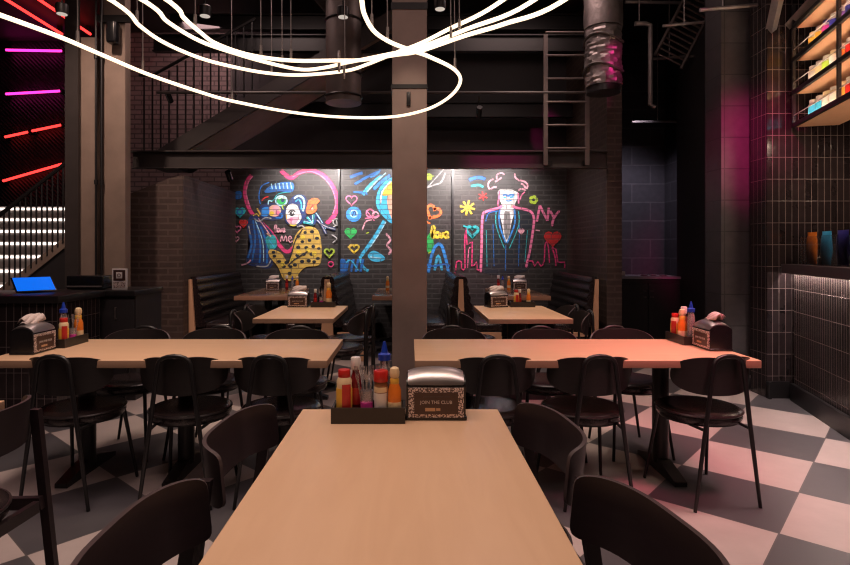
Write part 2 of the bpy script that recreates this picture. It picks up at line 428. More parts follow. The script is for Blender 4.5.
# main steel channel across the murals
bm_ = thing('steel_beam', 'long black steel beam spanning above the three murals', 'beam', (0, 6.85, 2.415))
xl, xr = -3.36, 2.38
MB().box(((xl + xr) / 2, .03, 0), (xr - xl, .012, .20)).box(((xl + xr) / 2, 0, .10), (xr - xl, .09, .014)).box(((xl + xr) / 2, 0, -.10), (xr - xl, .09, .014)).build('channel', 'blacksteel', bm_)
for x in (1.66, 2.12): MB().box((x, -.035, -.05), (.10, .03, .06)).tube([(x, -.03, -.05), (x, -.075, -.05)], .02).build('bolt_bracket', 'blackmetal', bm_)
# upper rail and dark beams high up
o = MB().tube([(-3.0, 6.72, 3.19), (2.35, 6.72, 3.19)], .018).build('rail_pipe', 'blacksteel'); tag(o, 'long thin dark pipe running level high above the murals', 'pipe')
for k, (y, z, x0, x1) in enumerate(((7.3, 3.98, -3.3, 2.35), (8.2, 3.35, -2.1, 2.35), (7.8, 4.45, -3.3, 2.9))):
    o = MB().box(((x0 + x1) / 2, y, z), (x1 - x0, .012, .2)).box(((x0 + x1) / 2, y, z + .1), (x1 - x0, .1, .014)).box(((x0 + x1) / 2, y, z - .1), (x1 - x0, .1, .014)).build('ceiling_joist', 'blackmetal')
    tag(o, ('black ceiling beam running level behind the light rings', 'lower black ceiling beam in the dark bay just above the murals', 'topmost black ceiling beam close under the ceiling')[k], 'beam', 'dark ceiling beams')

# upper staircase over the left brick block
st = thing('upper_staircase', 'dark upper staircase rising to the right behind black balusters', 'staircase', (0, 0, 0))
Y0, Y1 = 7.15, 8.05
xs, zs, sl = -3.2, 2.58, .60
def zr(x): return zs + (x - xs) * sl
xe = .05
def ledge(y): return [(xs, y, zs - .16), (xs + .1, y, zs - .16), (xe, y, zr(xe) - .26), (xe, y, zr(xe)), (xs, y, zs)]
MB().prism(ledge(Y0), (0, .03, 0)).build('stringer', 'blacksteel', st)
MB().prism(ledge(Y1), (0, .03, 0)).build('stringer', 'blacksteel', st)
MB().prism([(xs + .2, Y0 + .031, zr(xs + .2) - .24), (xe, Y0 + .031, zr(xe) - .25), (xe, Y0 + .031, zr(xe) - .20), (xs + .2, Y0 + .031, zr(xs + .2) - .19)], (0, Y1 - Y0 - .062, 0)).build('soffit', 'concrete2', st)
b = MB(); x = xs + .1
while x < xe - .2:
    b.box((x + .12, (Y0 + Y1) / 2 + .015, zr(x) + .02), (.26, Y1 - Y0 - .09, .03)); x += .28
b.build('treads', 'blacksteel', st)
MB().box((-3.3, (Y0 + Y1) / 2, zs - .08), (.3, Y1 - Y0, .16)).build('landing', 'blacksteel', st)
MB().tube([(-3.42, Y0 + .01, zs + .95), (xs - .05, Y0 + .01, zs + .95), (-1.95, Y0 + .01, zr(-1.95) + .92)], .02).build('handrail', 'blackmetal', st)
x = -3.36
while x < -1.95:
    zb = max(zs, zr(x)) - .02; MB().box((x, Y0 + .015, (zb + zb + .93) / 2), (.016, .016, .95)).build('baluster', 'blackmetal', st); x += .105

# lit stairs far left
ls = thing('lit_staircase', 'far left staircase of pale steps with a glowing strip under each nosing', 'staircase', (0, 0, 0))
for i in range(11):
    y = 6.02 + .27 * i; z = .181 * (i + 1)
    s_ = MB().box((-5.33, y + .16, z - .0875), (2.1, .31, .178)).build('step', 'tread', ls)
    if i >= 2: MB().box((-5.33, y - .006, z - .035), (2.06, .012, .035)).build('light_strip', 'led_step', s_)
rl = thing('stair_railing', 'black baluster railing sloping up in front of the lit steps', 'railing', (0, 0, 0))
A, B_ = at(-60, 262, 5.75), at(71, 159, 5.95)
MB().tube([A, B_], .022).build('handrail', 'blackmetal', rl)
C_, D_ = at(-60, 340, 5.75), at(71, 237, 5.95)
MB().prism([(D_.x - 2.6, D_.y + .03, 0), (D_.x, D_.y + .03, 0), D_ + Vector((0, .03, -.06)), Vector((D_.x - 2.6, D_.y + .03, D_.z - .06 - 2.6 * (D_.z - C_.z) / (D_.x - C_.x)))] if False else [Vector((C_.x, C_.y + .02, 0)), Vector((D_.x, D_.y + .02, 0)), D_ + Vector((0, .02, -.06)), C_ + Vector((0, .02, -.06))], (0, .03, 0)).build('side_panel', 'blackpaint', rl)
MB().prism([C_ - Vector((0, 0, .06)), D_ - Vector((0, 0, .06)), D_ + Vector((0, 0, .05)), C_ + Vector((0, 0, .05))], (0, .03, 0)).build('stringer', 'concrete2', rl)
for k in range(24):
    t_ = (k + .5) / 24; p, q = A.lerp(B_, t_), C_.lerp(D_, t_)
    MB().tube([q, p], .009, 6).build('baluster', 'blackmetal', rl)


# neon tubes on the far left wall
NEON = [((6, 50), (62, 51), 'neon_mag', 'topmost magenta neon tube, level on the far left wall'),
        ((6, 94), (60, 91), 'neon_mag', 'second magenta neon tube, slightly tilted on the far left wall'),
        ((5, 137), (28, 132), 'neon_red', 'short red neon tube, left half of the third row on the left wall'),
        ((32, 131), (61, 125), 'neon_red', 'red neon tube, right half of the third row on the left wall'),
        ((3, 181), (62, 164), 'neon_red', 'lowest red neon tube above the lit stairs')]
for a, c, m, lab in NEON:
    t = thing('neon_tube', lab, 'light', (0, 0, 0), 0, 'neon tubes in the stairwell')
    P, Q = at(*a, 9.05), at(*c, 9.05)
    MB().tube([P, Q], .019, 10).build('glass_tube', m, t)
    for e in (P, Q): MB().box(e + Vector((0, .05, 0)), (.06, .1, .06)).build('end_holder', 'blackmetal', t)
for k, (x, m) in enumerate(((-5.28, 'neon_red'), (-4.85, 'neon_red'))):
    t = thing('neon_tube', ('left', 'right')[k] + ' one of two red neon tubes fixed along the stairwell ceiling', 'light', (x, 0, 4.6), 0, 'ceiling neon tubes in the stairwell')
    MB().tube([(0, 7.0, 0), (0, 8.6, 0)], .02, 10).build('glass_tube', m, t)
    for y in (7.05, 8.55): MB().box((0, y, .06), (.05, .05, .09)).build('end_holder', 'blackmetal', t)

# brick pier at right, foil duct, ladder
lad = thing('wall_ladder', 'dark steel ladder fixed above the right mural beside the foil duct', 'ladder', (0, 6.72, 0))
for x, zt in ((1.607, 3.88), (2.10, 4.6)):
    MB().box((x, 0, (2.33 + zt) / 2), (.05, .022, zt - 2.33)).build('rail', 'duct', lad)
z = 2.53
while z < 4.0:
    MB().tube([(1.607, 0, z), (2.10, 0, z)], .014).build('rung', 'duct', lad); z += .275
def crumple(prof_r, z0, z1, amp, seg=28, rings=26):
    b = MB(); rr = []
    for j in range(rings + 1):
        z = z0 + (z1 - z0) * j / rings
        rr.append([b.bm.verts.new(((prof_r + random.uniform(-amp, amp)) * math.cos(2 * PI * k / seg), (prof_r + random.uniform(-amp, amp)) * math.sin(2 * PI * k / seg), z)) for k in range(seg)])
    for j in range(rings):
        for k in range(seg): b.bm.faces.new((rr[j][k], rr[j][(k + 1) % seg], rr[j + 1][(k + 1) % seg], rr[j + 1][k]))
    b.bm.faces.new(rr[0][::-1]); b.bm.faces.new(rr[-1])
    return b
fd = thing('foil_duct', 'round duct wrapped in crumpled silver foil, hanging at the right pier', 'duct', (2.13, 6.25, 0))
crumple(.195, 3.12, 3.75, .013).build('lower_wrap', 'foil', fd, ang=20)
crumple(.205, 3.76, 4.69, .006, rings=14).build('upper_wrap', 'foil', fd, ang=30)
MB().tube([(0, 0, 3.05), (0, 0, 3.12)], .18, 20).build('rim', 'blackmetal', fd)
b = MB()
for z in (3.3, 3.62): b.tube([(math.cos(a) * .207, math.sin(a) * .207, z + .04 * math.sin(2 * a)) for a in [2 * PI * k / 24 for k in range(24)]], .014, 6, closed=True)
b.build('tape_band', 'tape', fd)
# dark ducts in the middle
vd = thing('round_duct', 'dark round duct dropping vertically left of the concrete pillar', 'duct', (-.75, 6.4, 0))
MB().tube([(0, 0, 2.98), (0, 0, 4.69)], .20, 24).build('shell', 'duct', vd)
for z in (3.05, 3.3, 3.9): MB().tube([(math.cos(a) * .205, math.sin(a) * .205, z) for a in [2 * PI * k / 24 for k in range(24)]], .012, 6, closed=True).build('flange', 'blackmetal', vd)
o = MB().tube([(-1.35, 5.2, 4.45), (-.75, 8.2, 4.45)], .17, 20).build('ceiling_duct', 'duct'); tag(o, 'dark round duct running away along the ceiling above the light rings', 'duct')
o = MB().tube([(-.1, 5.0, 4.3), (.1, 7.6, 3.6)], .10, 16).build('flexible_duct', 'duct'); tag(o, 'thin dark slanting duct behind the top of the concrete pillar', 'duct')

# pipes high at right
def pipe(pts, r, lab, m='steel', name='conduit_pipe'):
    b = MB(); b.tube(pts, r, 8)
    mid = Vector(pts[0]).lerp(Vector(pts[1]), .4); b.tube([mid, (mid.x, mid.y, CEIL + .01)], .006, 6)
    o = b.build(name, m); return tag(o, lab, 'pipe')
pipe([(2.58, 6.5, 3.92), (2.70, 6.5, 3.92), (2.755, 6.5, 3.90), (2.755, 6.5, 3.84), (2.755, 6.5, 2.99), (2.81, 6.5, 2.96)], .028, 'grey pipe bending down in an elbow right of the foil duct')
pipe([at(663, 26, 5.8), at(716, 21, 5.8)], .016, 'short level grey pipe left of the magenta lit column top')
pipe([at(700, 10, 5.2), at(757, 5, 5.2)], .018, 'topmost bright thin pipe crossing the magenta lit column')
pipe([at(632, 122, 8.4), at(696, 121, 8.4)], .02, 'pale level pipe low above the kitchen corner')
pipe([at(652, 59, 7.2), at(695, 56, 7.2)], .018, 'dark level pipe beside the slanting cable tray')
pipe([at(625, 2, 6.9), at(690, 3, 6.9)], .02, 'level pipe near the ceiling right of the foil duct')
ct = thing('cable_tray', 'perforated grey cable tray slanting near the ceiling at right', 'tray', (0, 0, 0))
P, Q = at(706, -12, 6.6), at(668, 62, 6.6); dr = (Q - P); n_ = Vector((dr.z, 0, -dr.x)).normalized() * .17
for sgn in (-1, 1): MB().tube([P + n_ * sgn, Q + n_ * sgn], .02, 6).build('side_rail', 'duct', ct)
for k in range(14):
    p = P.lerp(Q, (k + .5) / 14); MB().tube([p - n_, p + n_], .012, 6).build('cross_bar', 'duct', ct)

# ceiling downlights and small spots
for k, (px, py, lab) in enumerate(((205, 16, 'left one of the round downlights above the light rings'), (343, 17, 'middle round downlight left of the concrete pillar'), (440, 9, 'right round downlight beside the concrete pillar top'), (62, 14, 'round downlight above the neon stairwell'))):
    Y = 5.6; p = at(px, py, Y)
    t = thing('downlight', lab, 'light', p, 0, 'ceiling downlights')
    MB().lathe([(.055, .0), (.06, .03), (.06, .09), (.05, .1)], seg=18).build('housing', 'blackmetal', t)
    MB().lathe([(.048, -.004), (.048, 0)], seg=18).build('lens', 'downlight', t)
    MB().tube([(0, 0, .1), (0, 0, CEIL - p.z)], .008, 6).build('stem', 'blackmetal', t)
def spot_fixture(p, lab, rz=0, tilt=.9):
    t = thing('track_spotlight', lab, 'light', p, rz, 'black spotlights')
    d = Vector((0, math.sin(tilt), -math.cos(tilt)))
    MB().tube([-d * .07, d * .07], .035, 14).build('head', 'gloss_black', t)
    MB().tube([(0, 0, 0), (0, 0, .18)], .009, 6).build('arm', 'blackmetal', t)
    return t
spot_fixture(at(479, 112, 6.75), 'small black spotlight hanging under the pipe above the right mural')
spot_fixture(at(229, 176, 6.95), 'black spotlight under the beam at the left end of the couple mural')
spot_fixture(at(169, 97, 7.0), 'black spotlight in front of the upper staircase balusters')

# magenta column at right and its neighbour
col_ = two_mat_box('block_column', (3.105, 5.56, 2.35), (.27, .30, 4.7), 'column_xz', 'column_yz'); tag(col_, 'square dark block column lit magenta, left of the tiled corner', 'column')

# ------------------------------------------------------------------ tables
def table(name, label, cat, x0, x1, y0, y1, z=.75, bases=(), top='birch', edge='birch_edge', th=.04, foot_along='Y', group=None, rz=0):
    cx, cy = (x0 + x1) / 2, (y0 + y1) / 2
    t = thing(name, label, cat, (cx, cy, 0), rz, group)
    b = MB(); b.box((0, 0, z - th / 2), (x1 - x0, y1 - y0, th), bev=.003)
    for f in b.bm.faces:
        f.normal_update(); f.material_index = 0 if abs(f.normal.z) > .7 else 1
    b.build('tabletop', [top, edge], t)
    for bx, by in bases:
        bx -= cx; by -= cy
        MB().tube([(bx, by, .05), (bx, by, z - th - .012)], .048, 20).build('base_column', 'blackmetal', t)
        L = .52 if foot_along == 'Y' else .5
        b = MB()
        pr = [(-L / 2, 0), (L / 2, 0), (L / 2, .025), (.07, .075), (-.07, .075), (-L / 2, .025)]
        if foot_along == 'Y': b.prism([(bx - .035, by + p, q) for p, q in pr], (.07, 0, 0))
        else: b.prism([(bx + p, by - .035, q) for p, q in pr], (0, .07, 0))
        b.build('base_foot', 'blackmetal', t)
        MB().box((bx, by, z - th - .008), (.24, .36, .016)).build('mount_plate', 'blackmetal', t)
    return t
table('dining_table', 'pale wooden table in the foreground, with tray and napkin dispenser at its far end', 'table', -.388, .317, .28, 2.05, bases=((-.035, .7), (-.035, 1.65)))
table('dining_table', 'long pale wooden table at left, in the middle row', 'table', -2.235, -.432, 2.95, 3.66, bases=((-1.94, 3.41), (-1.345, 3.41), (-.75, 3.41)), top='birch_x')
table('dining_table', 'long pale wooden table at right, pink lit, in the middle row', 'table', .025, 1.83, 2.95, 3.66, bases=((.32, 3.4), (1.515, 3.43)), top='birch_x')
table('dining_table', 'pale wooden table behind the left long table, before the couple mural', 'table', -1.32, -.64, 4.75, 5.85, bases=((-.98, 5.05), (-.98, 5.55)), foot_along='X')
table('dining_table', 'pale wooden table behind the right long table, before the suited man mural', 'table', .655, 1.36, 4.72, 5.85, bases=((1.0, 5.05), (1.0, 5.55)), foot_along='X')
table('dining_table', 'pale wooden table corner at the far left edge of the photo', 'table', -2.3, -1.55, .7, 2.17, bases=((-1.9, 1.1), (-1.9, 1.8)))
BT = [(-2.2, -1.52, 'brown booth table under the couple mural'), (-.475, .10, 'brown booth table under the middle mural behind the pillar'), (1.13, 1.76, 'brown booth table under the suited man mural')]
for x0, x1, lab in BT:
    table('booth_table', lab, 'table', x0, x1, 7.08, 8.5, bases=(((x0 + x1) / 2, 7.45), ((x0 + x1) / 2, 8.2)), top='booth_top', edge='booth_edge', foot_along='X', th=.055, group='booth tables')

# ------------------------------------------------------------------ chairs
def board_mb(L=.52, H=.185, th=.011, zc=.70, y0=-.215, p=3.2, dip=.012, amax=1.12, flat=1.0, nu=32, nv=6):
    b = MB(); bm = b.bm; front, back = [], []
    # centre line in plan: gentle in the middle, turning more towards the wings
    K = 200; xs_, ys_, an_ = [0.0], [0.0], [0.0]
    for k in range(1, K + 1):
        a = amax * ((k - .5) / K) ** flat; xs_.append(xs_[-1] + math.cos(a) * L / 2 / K); ys_.append(ys_[-1] + math.sin(a) * L / 2 / K); an_.append(amax * (k / K) ** flat)
    for i in range(nu + 1):
        q = math.sin((-1 + 2 * i / nu) * PI / 2) * .9995
        s = abs(q); k = min(K, int(round(s * K))); sg = 1 if q >= 0 else -1
        x, y, a = sg * xs_[k], ys_[k], sg * an_[k]
        h = H / 2 * max(1e-3, (1 - s ** p)) ** (1 / p)
        nx, ny = math.sin(a), -math.cos(a)
        fr, bk = [], []
        for j in range(nv + 1):
            v = -1 + 2 * j / nv
            z = zc + h * v - (dip * math.exp(-(s * L / 2 / .07) ** 2) if v > 0 else 0) * v
            lean = -(z - zc) * .10
            for lst, off in ((fr, -th / 2), (bk, th / 2)):
                lst.append(bm.verts.new((x + nx * off, y0 + y + ny * off + lean, z)))
        front.append(fr); back.append(bk)
    for i in range(nu):
        for j in range(nv):
            bm.faces.new((front[i][j], front[i + 1][j], front[i + 1][j + 1], front[i][j + 1]))
            bm.faces.new((back[i][j], back[i][j + 1], back[i + 1][j + 1], back[i + 1][j]))
        for j in (0, nv):
            f = bm.faces.new((front[i][j], back[i][j], back[i + 1][j], front[i + 1][j])); f.material_index = 1
    for i in (0, nu):
        for j in range(nv):
            f = bm.faces.new((front[i][j], front[i][j + 1], back[i][j + 1], back[i][j])); f.material_index = 1
    return b
def seat_parts(root, r=.215, z0=.412):
    MB().lathe([(0, .006), (r * .80, .006), (r * .97, .010), (r, .022), (r, .044), (r * .985, .056), (r * .93, .063), (r * .7, .066), (0, .060)], (0, 0, z0), 40).build('seat', 'vinyl', root)
    MB().tube([(math.cos(a) * r * 1.0, math.sin(a) * r * 1.0, z0 + .050) for a in [2 * PI * k / 36 for k in range(36)]], .006, 6, closed=True).build('seat_piping', 'piping', root)
    MB().lathe([(r * .86, 0), (r * .93, .003), (r * .93, .011), (r * .86, .0125)], (0, 0, z0 - .004), 36).build('seat_base', 'blackmetal', root)
def tube_chair(label, loc, rz, group):
    t = thing('metal_frame_chair', label, 'chair', loc, rz, group)
    seat_parts(t)
    board_mb(L=.53, H=.205, zc=.677, dip=.010, p=2.5, amax=.95).build('backrest', ['board_black', 'board_edge'], t, ang=50)
    r = .0115
    def yk(z): return -.232 - .012 * (z / .8)
    def xk(z): return .18 - (.18 - .078) * min(1, z / .77)
    hoop = [(-xk(z), yk(z), z) for z in (.44, .55, .66, .743)]
    for k in range(1, 8):
        a = PI - PI * k / 8; hoop.append((.079 * math.cos(a), yk(.78), .741 + .045 * math.sin(a) ** .8))
    hoop += [(xk(z), yk(z), z) for z in (.743, .66, .55, .44)]
    MB().tube(hoop, r, 10).build('back_hoop', 'blackmetal', t)
    for s in (-1, 1):
        MB().tube([(s * xk(.44), yk(.44), .44), (s * .182, -.238, .003)], [r, .009], 10).build('leg', 'blackmetal', t)
        MB().tube([(s * .155, .135, .416), (s * .195, .205, .003)], [r, .009], 10).build('leg', 'blackmetal', t)
        MB().tube([(s * xk(.41), yk(.41), .41), (s * .155, .10, .412)], .008, 8).build('side_rail', 'blackmetal', t)
    return t
def wood_chair(label, loc, rz, group):
    t = thing('plywood_chair', label, 'chair', loc, rz, group)
    seat_parts(t, .21)
    board_mb(L=.56, H=.155, zc=.722, p=9, dip=0, y0=-.215, amax=1.2, flat=2.1).build('backrest', ['board', 'board_edge'], t, ang=50)
    for s in (-1, 1):
        b = MB()
        b.prism([(s * .252, -.172, .735), (s * .252, -.138, .735), (s * .215, -.250, 0), (s * .215, -.282, 0)], (s * .024, 0, 0))
        b.build('leg', 'woodleg', t)
        b = MB(); b.prism([(s * .165, .15, .425), (s * .205, .15, .425), (s * .215, .19, 0), (s * .190, .19, 0)], (0, .03, 0)); b.build('leg', 'woodleg', t)
        MB().prism([(s * .212, -.215, .385), (s * .212, -.205, .428), (s * .178, .155, .425), (s * .178, .155, .385)], (s * .024, 0, 0)).build('side_rail', 'woodleg', t)
    MB().box((0, -.21, .405), (.39, .022, .04)).build('back_rail', 'woodleg', t)
    return t
G1, G2, G3 = 'metal frame chairs along the middle tables', 'chairs behind the middle tables', 'chairs at the back tables'
near = [(-1.80, 'black hoop backed chair, leftmost on the near side of the left long table'),
        (-1.205, 'black hoop backed chair, second from left on the near side of the left long table'),
        (-.705, 'black hoop backed chair nearest the right end of the left long table, near side'),
        (.435, 'black hoop backed chair just beyond the foreground napkin dispenser, at the right long table'),
        (.945, 'black hoop backed chair in the middle of the near side of the right long table'),
        (1.585, 'black hoop backed chair at the right end of the right long table, beside open floor')]
ROT = [-.05, .03, -.04, .05, .08, .14]
proto = None
for (x, lab), r in zip(near, ROT):
    if proto is None: proto = tube_chair(lab, (x, 3.12, 0), r, G1)
    else: dup(proto, (x, 3.12, 0), r, lab, G1)
far = [(-1.85, 'black chair facing us, leftmost behind the left long table'),
       (-1.344, 'black chair facing us, second from left behind the left long table'),
       (-.763, 'black chair facing us, rightmost behind the left long table'),
       (.308, 'black chair facing us, leftmost behind the right long table beside the pillar'),
       (.91, 'black chair facing us, middle one behind the right long table'),
       (1.455, 'black chair facing us, rightmost behind the right long table below the brick pier')]
for i, (x, lab) in enumerate(far): dup(proto, (x, 3.74 + .02 * (i % 2), 0), PI + (.04, -.05, .03, .05, -.04, .06)[i], lab, G2)
back = [(-1.33, 5.05, -PI / 2, 'dark chair at the left side of the left back table, nearer one'), (-1.36, 5.58, -PI / 2, 'dark chair at the left side of the left back table, farther one'),
        (-.63, 5.05, PI / 2, 'dark chair at the right side of the left back table, nearer one'), (-.60, 5.58, PI / 2, 'dark chair at the right side of the left back table, farther one'),
        (.66, 5.02, -PI / 2, 'dark chair at the left side of the right back table, nearer one'), (.62, 5.58, -PI / 2, 'dark chair at the left side of the right back table, farther one'),
        (1.36, 5.05, PI / 2, 'dark chair at the right side of the right back table, nearer one'), (1.39, 5.58, PI / 2, 'dark chair at the right side of the right back table, farther one')]
for x, y, r, lab in back: dup(proto, (x, y, 0), r, lab, G3)
G4 = 'dark plywood chairs around the foreground tables'
wc = [(.270, 1.72, PI / 2 + .10, 'dark plywood chair at the right side of the foreground table, farther one'),
      (.305, 1.08, PI / 2 + .16, 'dark plywood chair at the right side of the foreground table, nearest to us'),
      (-.355, 1.71, -PI / 2 - .06, 'dark plywood chair at the left side of the foreground table, farther one'),
      (-.350, 1.08, -PI / 2 + .0, 'dark plywood chair at the left side of the foreground table, nearest to us'),
      (-1.56, 1.85, PI / 2 - .06, 'dark plywood chair at the far left edge, turned to the cropped corner table')]
wproto = None
for x, y, r, lab in wc:
    if wproto is None: wproto = wood_chair(lab, (x, y, 0), r, G4)
    else: dup(wproto, (x, y, 0), r, lab, G4)

# ------------------------------------------------------------------ booth benches
BY0, BY1 = 6.75, 8.55
def back_profile(x_in_b, x_in_t, x_out, z0, z1, n, sgn):
    pts = [(x_out, z0)]
    for k in range(n):
        for j in range(5):
            f = (k + j / 5) / n; z = z0 + (z1 - z0) * f; x = x_in_b + (x_in_t - x_in_b) * f
            pts.append((x + sgn * .018 * math.sin(PI * j / 5), z))
    pts.append((x_in_t, z1)); pts.append((x_out, z1 + .0))
    return pts
def bench(label, X, sides, group='booth benches', panel=(.09, .02)):
    t = thing('booth_bench', label, 'bench', (X, 0, 0), 0, group)
    for s in sides:
        pr = back_profile(s * .17, s * .055, s * .003, .40, 1.005, 6, s)
        MB().prism([(x, BY0 + .03, z) for x, z in pr], (0, BY1 - BY0 - .05, 0)).build('back_cushion', 'vinyl', t, ang=60)
        MB().box((s * .335, (BY0 + BY1) / 2 + .01, .395), (.35, BY1 - BY0 - .05, .11), bev=.035).build('seat_cushion', 'vinyl', t)
        MB().box((s * .30, (BY0 + BY1) / 2 + .02, .17), (.28, BY1 - BY0 - .1, .335)).build('base', 'blackpaint', t)
        MB().box((s * .30, BY0, .32), (.36, .028, .05)).build('end_rail', 'panel_wood', t)
        MB().box((s * .44, BY0, .15), (.09, .028, .295)).build('end_leg', 'panel_wood', t)
    l = -1 if -1 in sides else 0; r = 1 if 1 in sides else 0
    MB().prism([(l * panel[0] - .004, BY0 - .015, 0), (r * panel[0] + .004, BY0 - .015, 0), (r * panel[1] + .008, BY0 - .015, .975), (l * panel[1] - .008, BY0 - .015, .975)], (0, .03, 0)).build('end_panel', 'panel_wood', t)
    return t
bench('black channel tufted booth bench against the left brick wall', -2.625, (1,))
bench('black double booth bench between the couple mural table and the middle booth table', -.985, (-1, 1))
bench('black double booth bench with wooden end panel right of the concrete pillar', .607, (-1, 1), panel=(.055, .016))
bench('black booth bench against the brick pier at right', 2.235, (-1,))

# ------------------------------------------------------------------ table-top goods
def dispenser(label, loc, rz, napkin=True):
    t = thing('napkin_dispenser', label, 'napkin dispenser', loc, rz, 'napkin dispensers')
    W, D, H = .200, .125, .165
    # arched body: front at -Y; profile across Y
    prof = [(-D / 2, .012), (D / 2, .012), (D / 2, H * .66)]
    for k in range(0, 11):
        a = PI * k / 10
        prof.append((D / 2 * math.cos(a) * (1 if k else 1), H * .70 + (H * .18) * math.sin(a)))
    prof.append((-D / 2, H * .66))
    MB().prism([(-W / 2, y, z) for y, z in prof], (W, 0, 0)).build('body', 'gloss_black', t, ang=30)
    MB().box((0, 0, .006), (W + .008, D + .008, .014), bev=.004).build('foot', 'gloss_black', t)
    top = [(D / 2 * 1.03 * math.cos(a), H * .705 + H * .295 * math.sin(a)) for a in [PI * (.0 + k / 14) for k in range(15)]]
    inn = [(D / 2 * .99 * math.cos(a), H * .70 + H * .27 * math.sin(a)) for a in [PI * k / 14 for k in range(15)]]
    b = MB(); rows = []
    for k in range(17):
        u = -1 + k / 8; sh_ = (1 - abs(u) ** 3.2 * .30)
        rows.append([b.bm.verts.new((u * W * .475, D / 2 * 1.035 * math.cos(a) * (1 - .05 * u * u), H * .70 + (H * .30) * math.sin(a) * sh_ + .002)) for a in [PI * j / 14 for j in range(15)]])
    for k in range(16):
        for j in range(14): b.bm.faces.new((rows[k][j], rows[k][j + 1], rows[k + 1][j + 1], rows[k + 1][j]))
    for r_ in (rows[0], rows[-1]): b.bm.faces.new(r_)
    b.build('chrome_top', 'chrome', t, ang=45)
    fr = MB().box((0, -D / 2 - .002, H * .36), (W * .93, .006, H * .60)).build('card_frame', 'card_border', t)
    cd = MB().box((0, -D / 2 - .0055, H * .35), (W * .74, .002, H * .44)).build('card', 'card_dark', t)
    R = Matrix.Rotation(PI / 2, 4, 'X')
    text_mesh('lettering', 'JOIN THE CLUB', .0155, 'print_white', cd, Matrix.Translation((0, -D / 2 - .0072, H * .37)) @ R)
    b = MB()
    for x, w in ((-.034, .018), (-.012, .02), (.012, .024), (.036, .018)): b.box((x, -D / 2 - .0068, H * .48), (w, .001, .003))
    b.build('small_print', 'board_edge', cd)
    MB().box((-.020, -D / 2 - .0068, H * .225), (.034, .001, .011)).box((.007, -D / 2 - .0068, H * .225), (.014, .001, .009)).build('small_print', 'print_gold', cd)
    if napkin:
        b = MB()
        for k in range(3):
            g = []
            for i in range(7):
                u = -.5 + i / 6
                g.append([b.bm.verts.new((u * W * (.78 - .06 * k), (v * .045) + .012 * k, H * .985 + .008 * k + .030 * (1 - (2 * v) ** 2) * (.7 + .5 * math.sin(3 * u + k)) + .022 * u)) for v in (-.5, -.25, 0, .25, .5)])
            for i in range(6):
                for j in range(4): b.bm.faces.new((g[i][j], g[i + 1][j], g[i + 1][j + 1], g[i][j + 1]))
        o = b.build('napkins', 'napkin', t, ang=80)
        md = o.modifiers.new('thickness', 'SOLIDIFY'); md.thickness = .003
    return t
def caddy(label, loc, rz=0, L=.245, D=.105):
    t = thing('condiment_tray', label, 'tray', loc, rz, 'condiment trays')
    MB().box((0, 0, .005), (L - .003, D - .003, .008)).build('base', 'caddy', t)
    b = MB(); h = .052
    b.box((0, -D / 2 + .004, h / 2), (L, .008, h)).box((0, D / 2 - .004, h / 2), (L, .008, h)).box((-L / 2 + .005, 0, h / 2 - .0005), (.008, D - .016, h)).box((L / 2 - .005, 0, h / 2 - .0005), (.008, D - .016, h))
    b.build('walls', 'caddy', t)
    return t
def bottle(kind, label, loc, group, rz=0, sc=1):
    def L(prof, name, m, par=None, seg=18): return MB().lathe([(r * sc, z * sc) for r, z in prof], seg=seg).build(name, PL.get(m, m), par or t)
    t = thing(kind, label, 'bottle', loc, rz, group)
    if kind == 'mustard_bottle':
        L([(.022, 0), (.026, .004), (.027, .06), (.025, .10), (.026, .125), (.019, .138), (.012, .140)], 'body', 'cream')
        L([(.0275, .035), (.0275, .095), (.0262, .1)], 'label_sleeve', 'yellow')
        b = MB()
        for k in range(7):
            a0, a1 = -PI / 2 - .45 + .16 * k, -PI / 2 - .45 + .16 * (k + 1)
            R_ = .0285 * sc; b.face([(R_ * math.cos(a), R_ * math.sin(a), z * sc) for a, z in ((a0, .03), (a1, .03), (a1, .115), (a0, .115))])
        b.build('badge', PL['red'], t)
        L([(.020, .136), (.021, .138), (.021, .158), (.019, .161)], 'cap', 'red')
    elif kind == 'ketchup_bottle':
        L([(.017, 0), (.020, .004), (.021, .11), (.017, .14), (.0125, .155), (.0125, .17)], 'body', 'darkred')
        L([(.0214, .04), (.0214, .10)], 'label_sleeve', 'red')
        L([(.018, .165), (.0185, .167), (.0185, .205), (.016, .209)], 'cap', 'white')
    elif kind == 'seasoning_jar':
        L([(.020, 0), (.023, .004), (.023, .11), (.020, .125)], 'body', 'brown')
        L([(.0236, .02), (.0236, .085)], 'label_sleeve', 'white')
        L([(.0238, .088), (.0238, .105)], 'neck_band', 'cream')
        L([(.024, .122), (.025, .124), (.025, .155), (.022, .159)], 'cap', 'red')
    elif kind == 'hot_sauce_bottle':
        L([(.020, 0), (.024, .004), (.024, .07), (.023, .10), (.015, .125), (.013, .14)], 'body', 'orange')
        L([(.0150, .118), (.0165, .125), (.0165, .138), (.014, .142)], 'neck_band', 'yellow')
        L([(.0245, .03), (.0245, .06)], 'label_sleeve', 'cream')
        L([(.013, .142), (.017, .150), (.018, .163), (.015, .176), (.008, .181), (0, .182)], 'cap', 'cream')
    elif kind == 'water_bottle':
        L([(.020, 0), (.023, .004), (.023, .05), (.021, .07), (.023, .09), (.022, .15), (.015, .178), (.013, .19)], 'body', 'clear')
        L([(.022, .186), (.022, .206), (.012, .212), (.009, .23), (.004, .25), (0, .251)], 'cap', 'blue')
    elif kind == 'cutlery_cup':
        L([(.017, 0), (.021, .09), (.020, .09), (.0165, .006), (0, .006)], 'body', 'clear')
        L([(.0205, .018), (.021, .052)], 'sticker', 'pink')
    return t
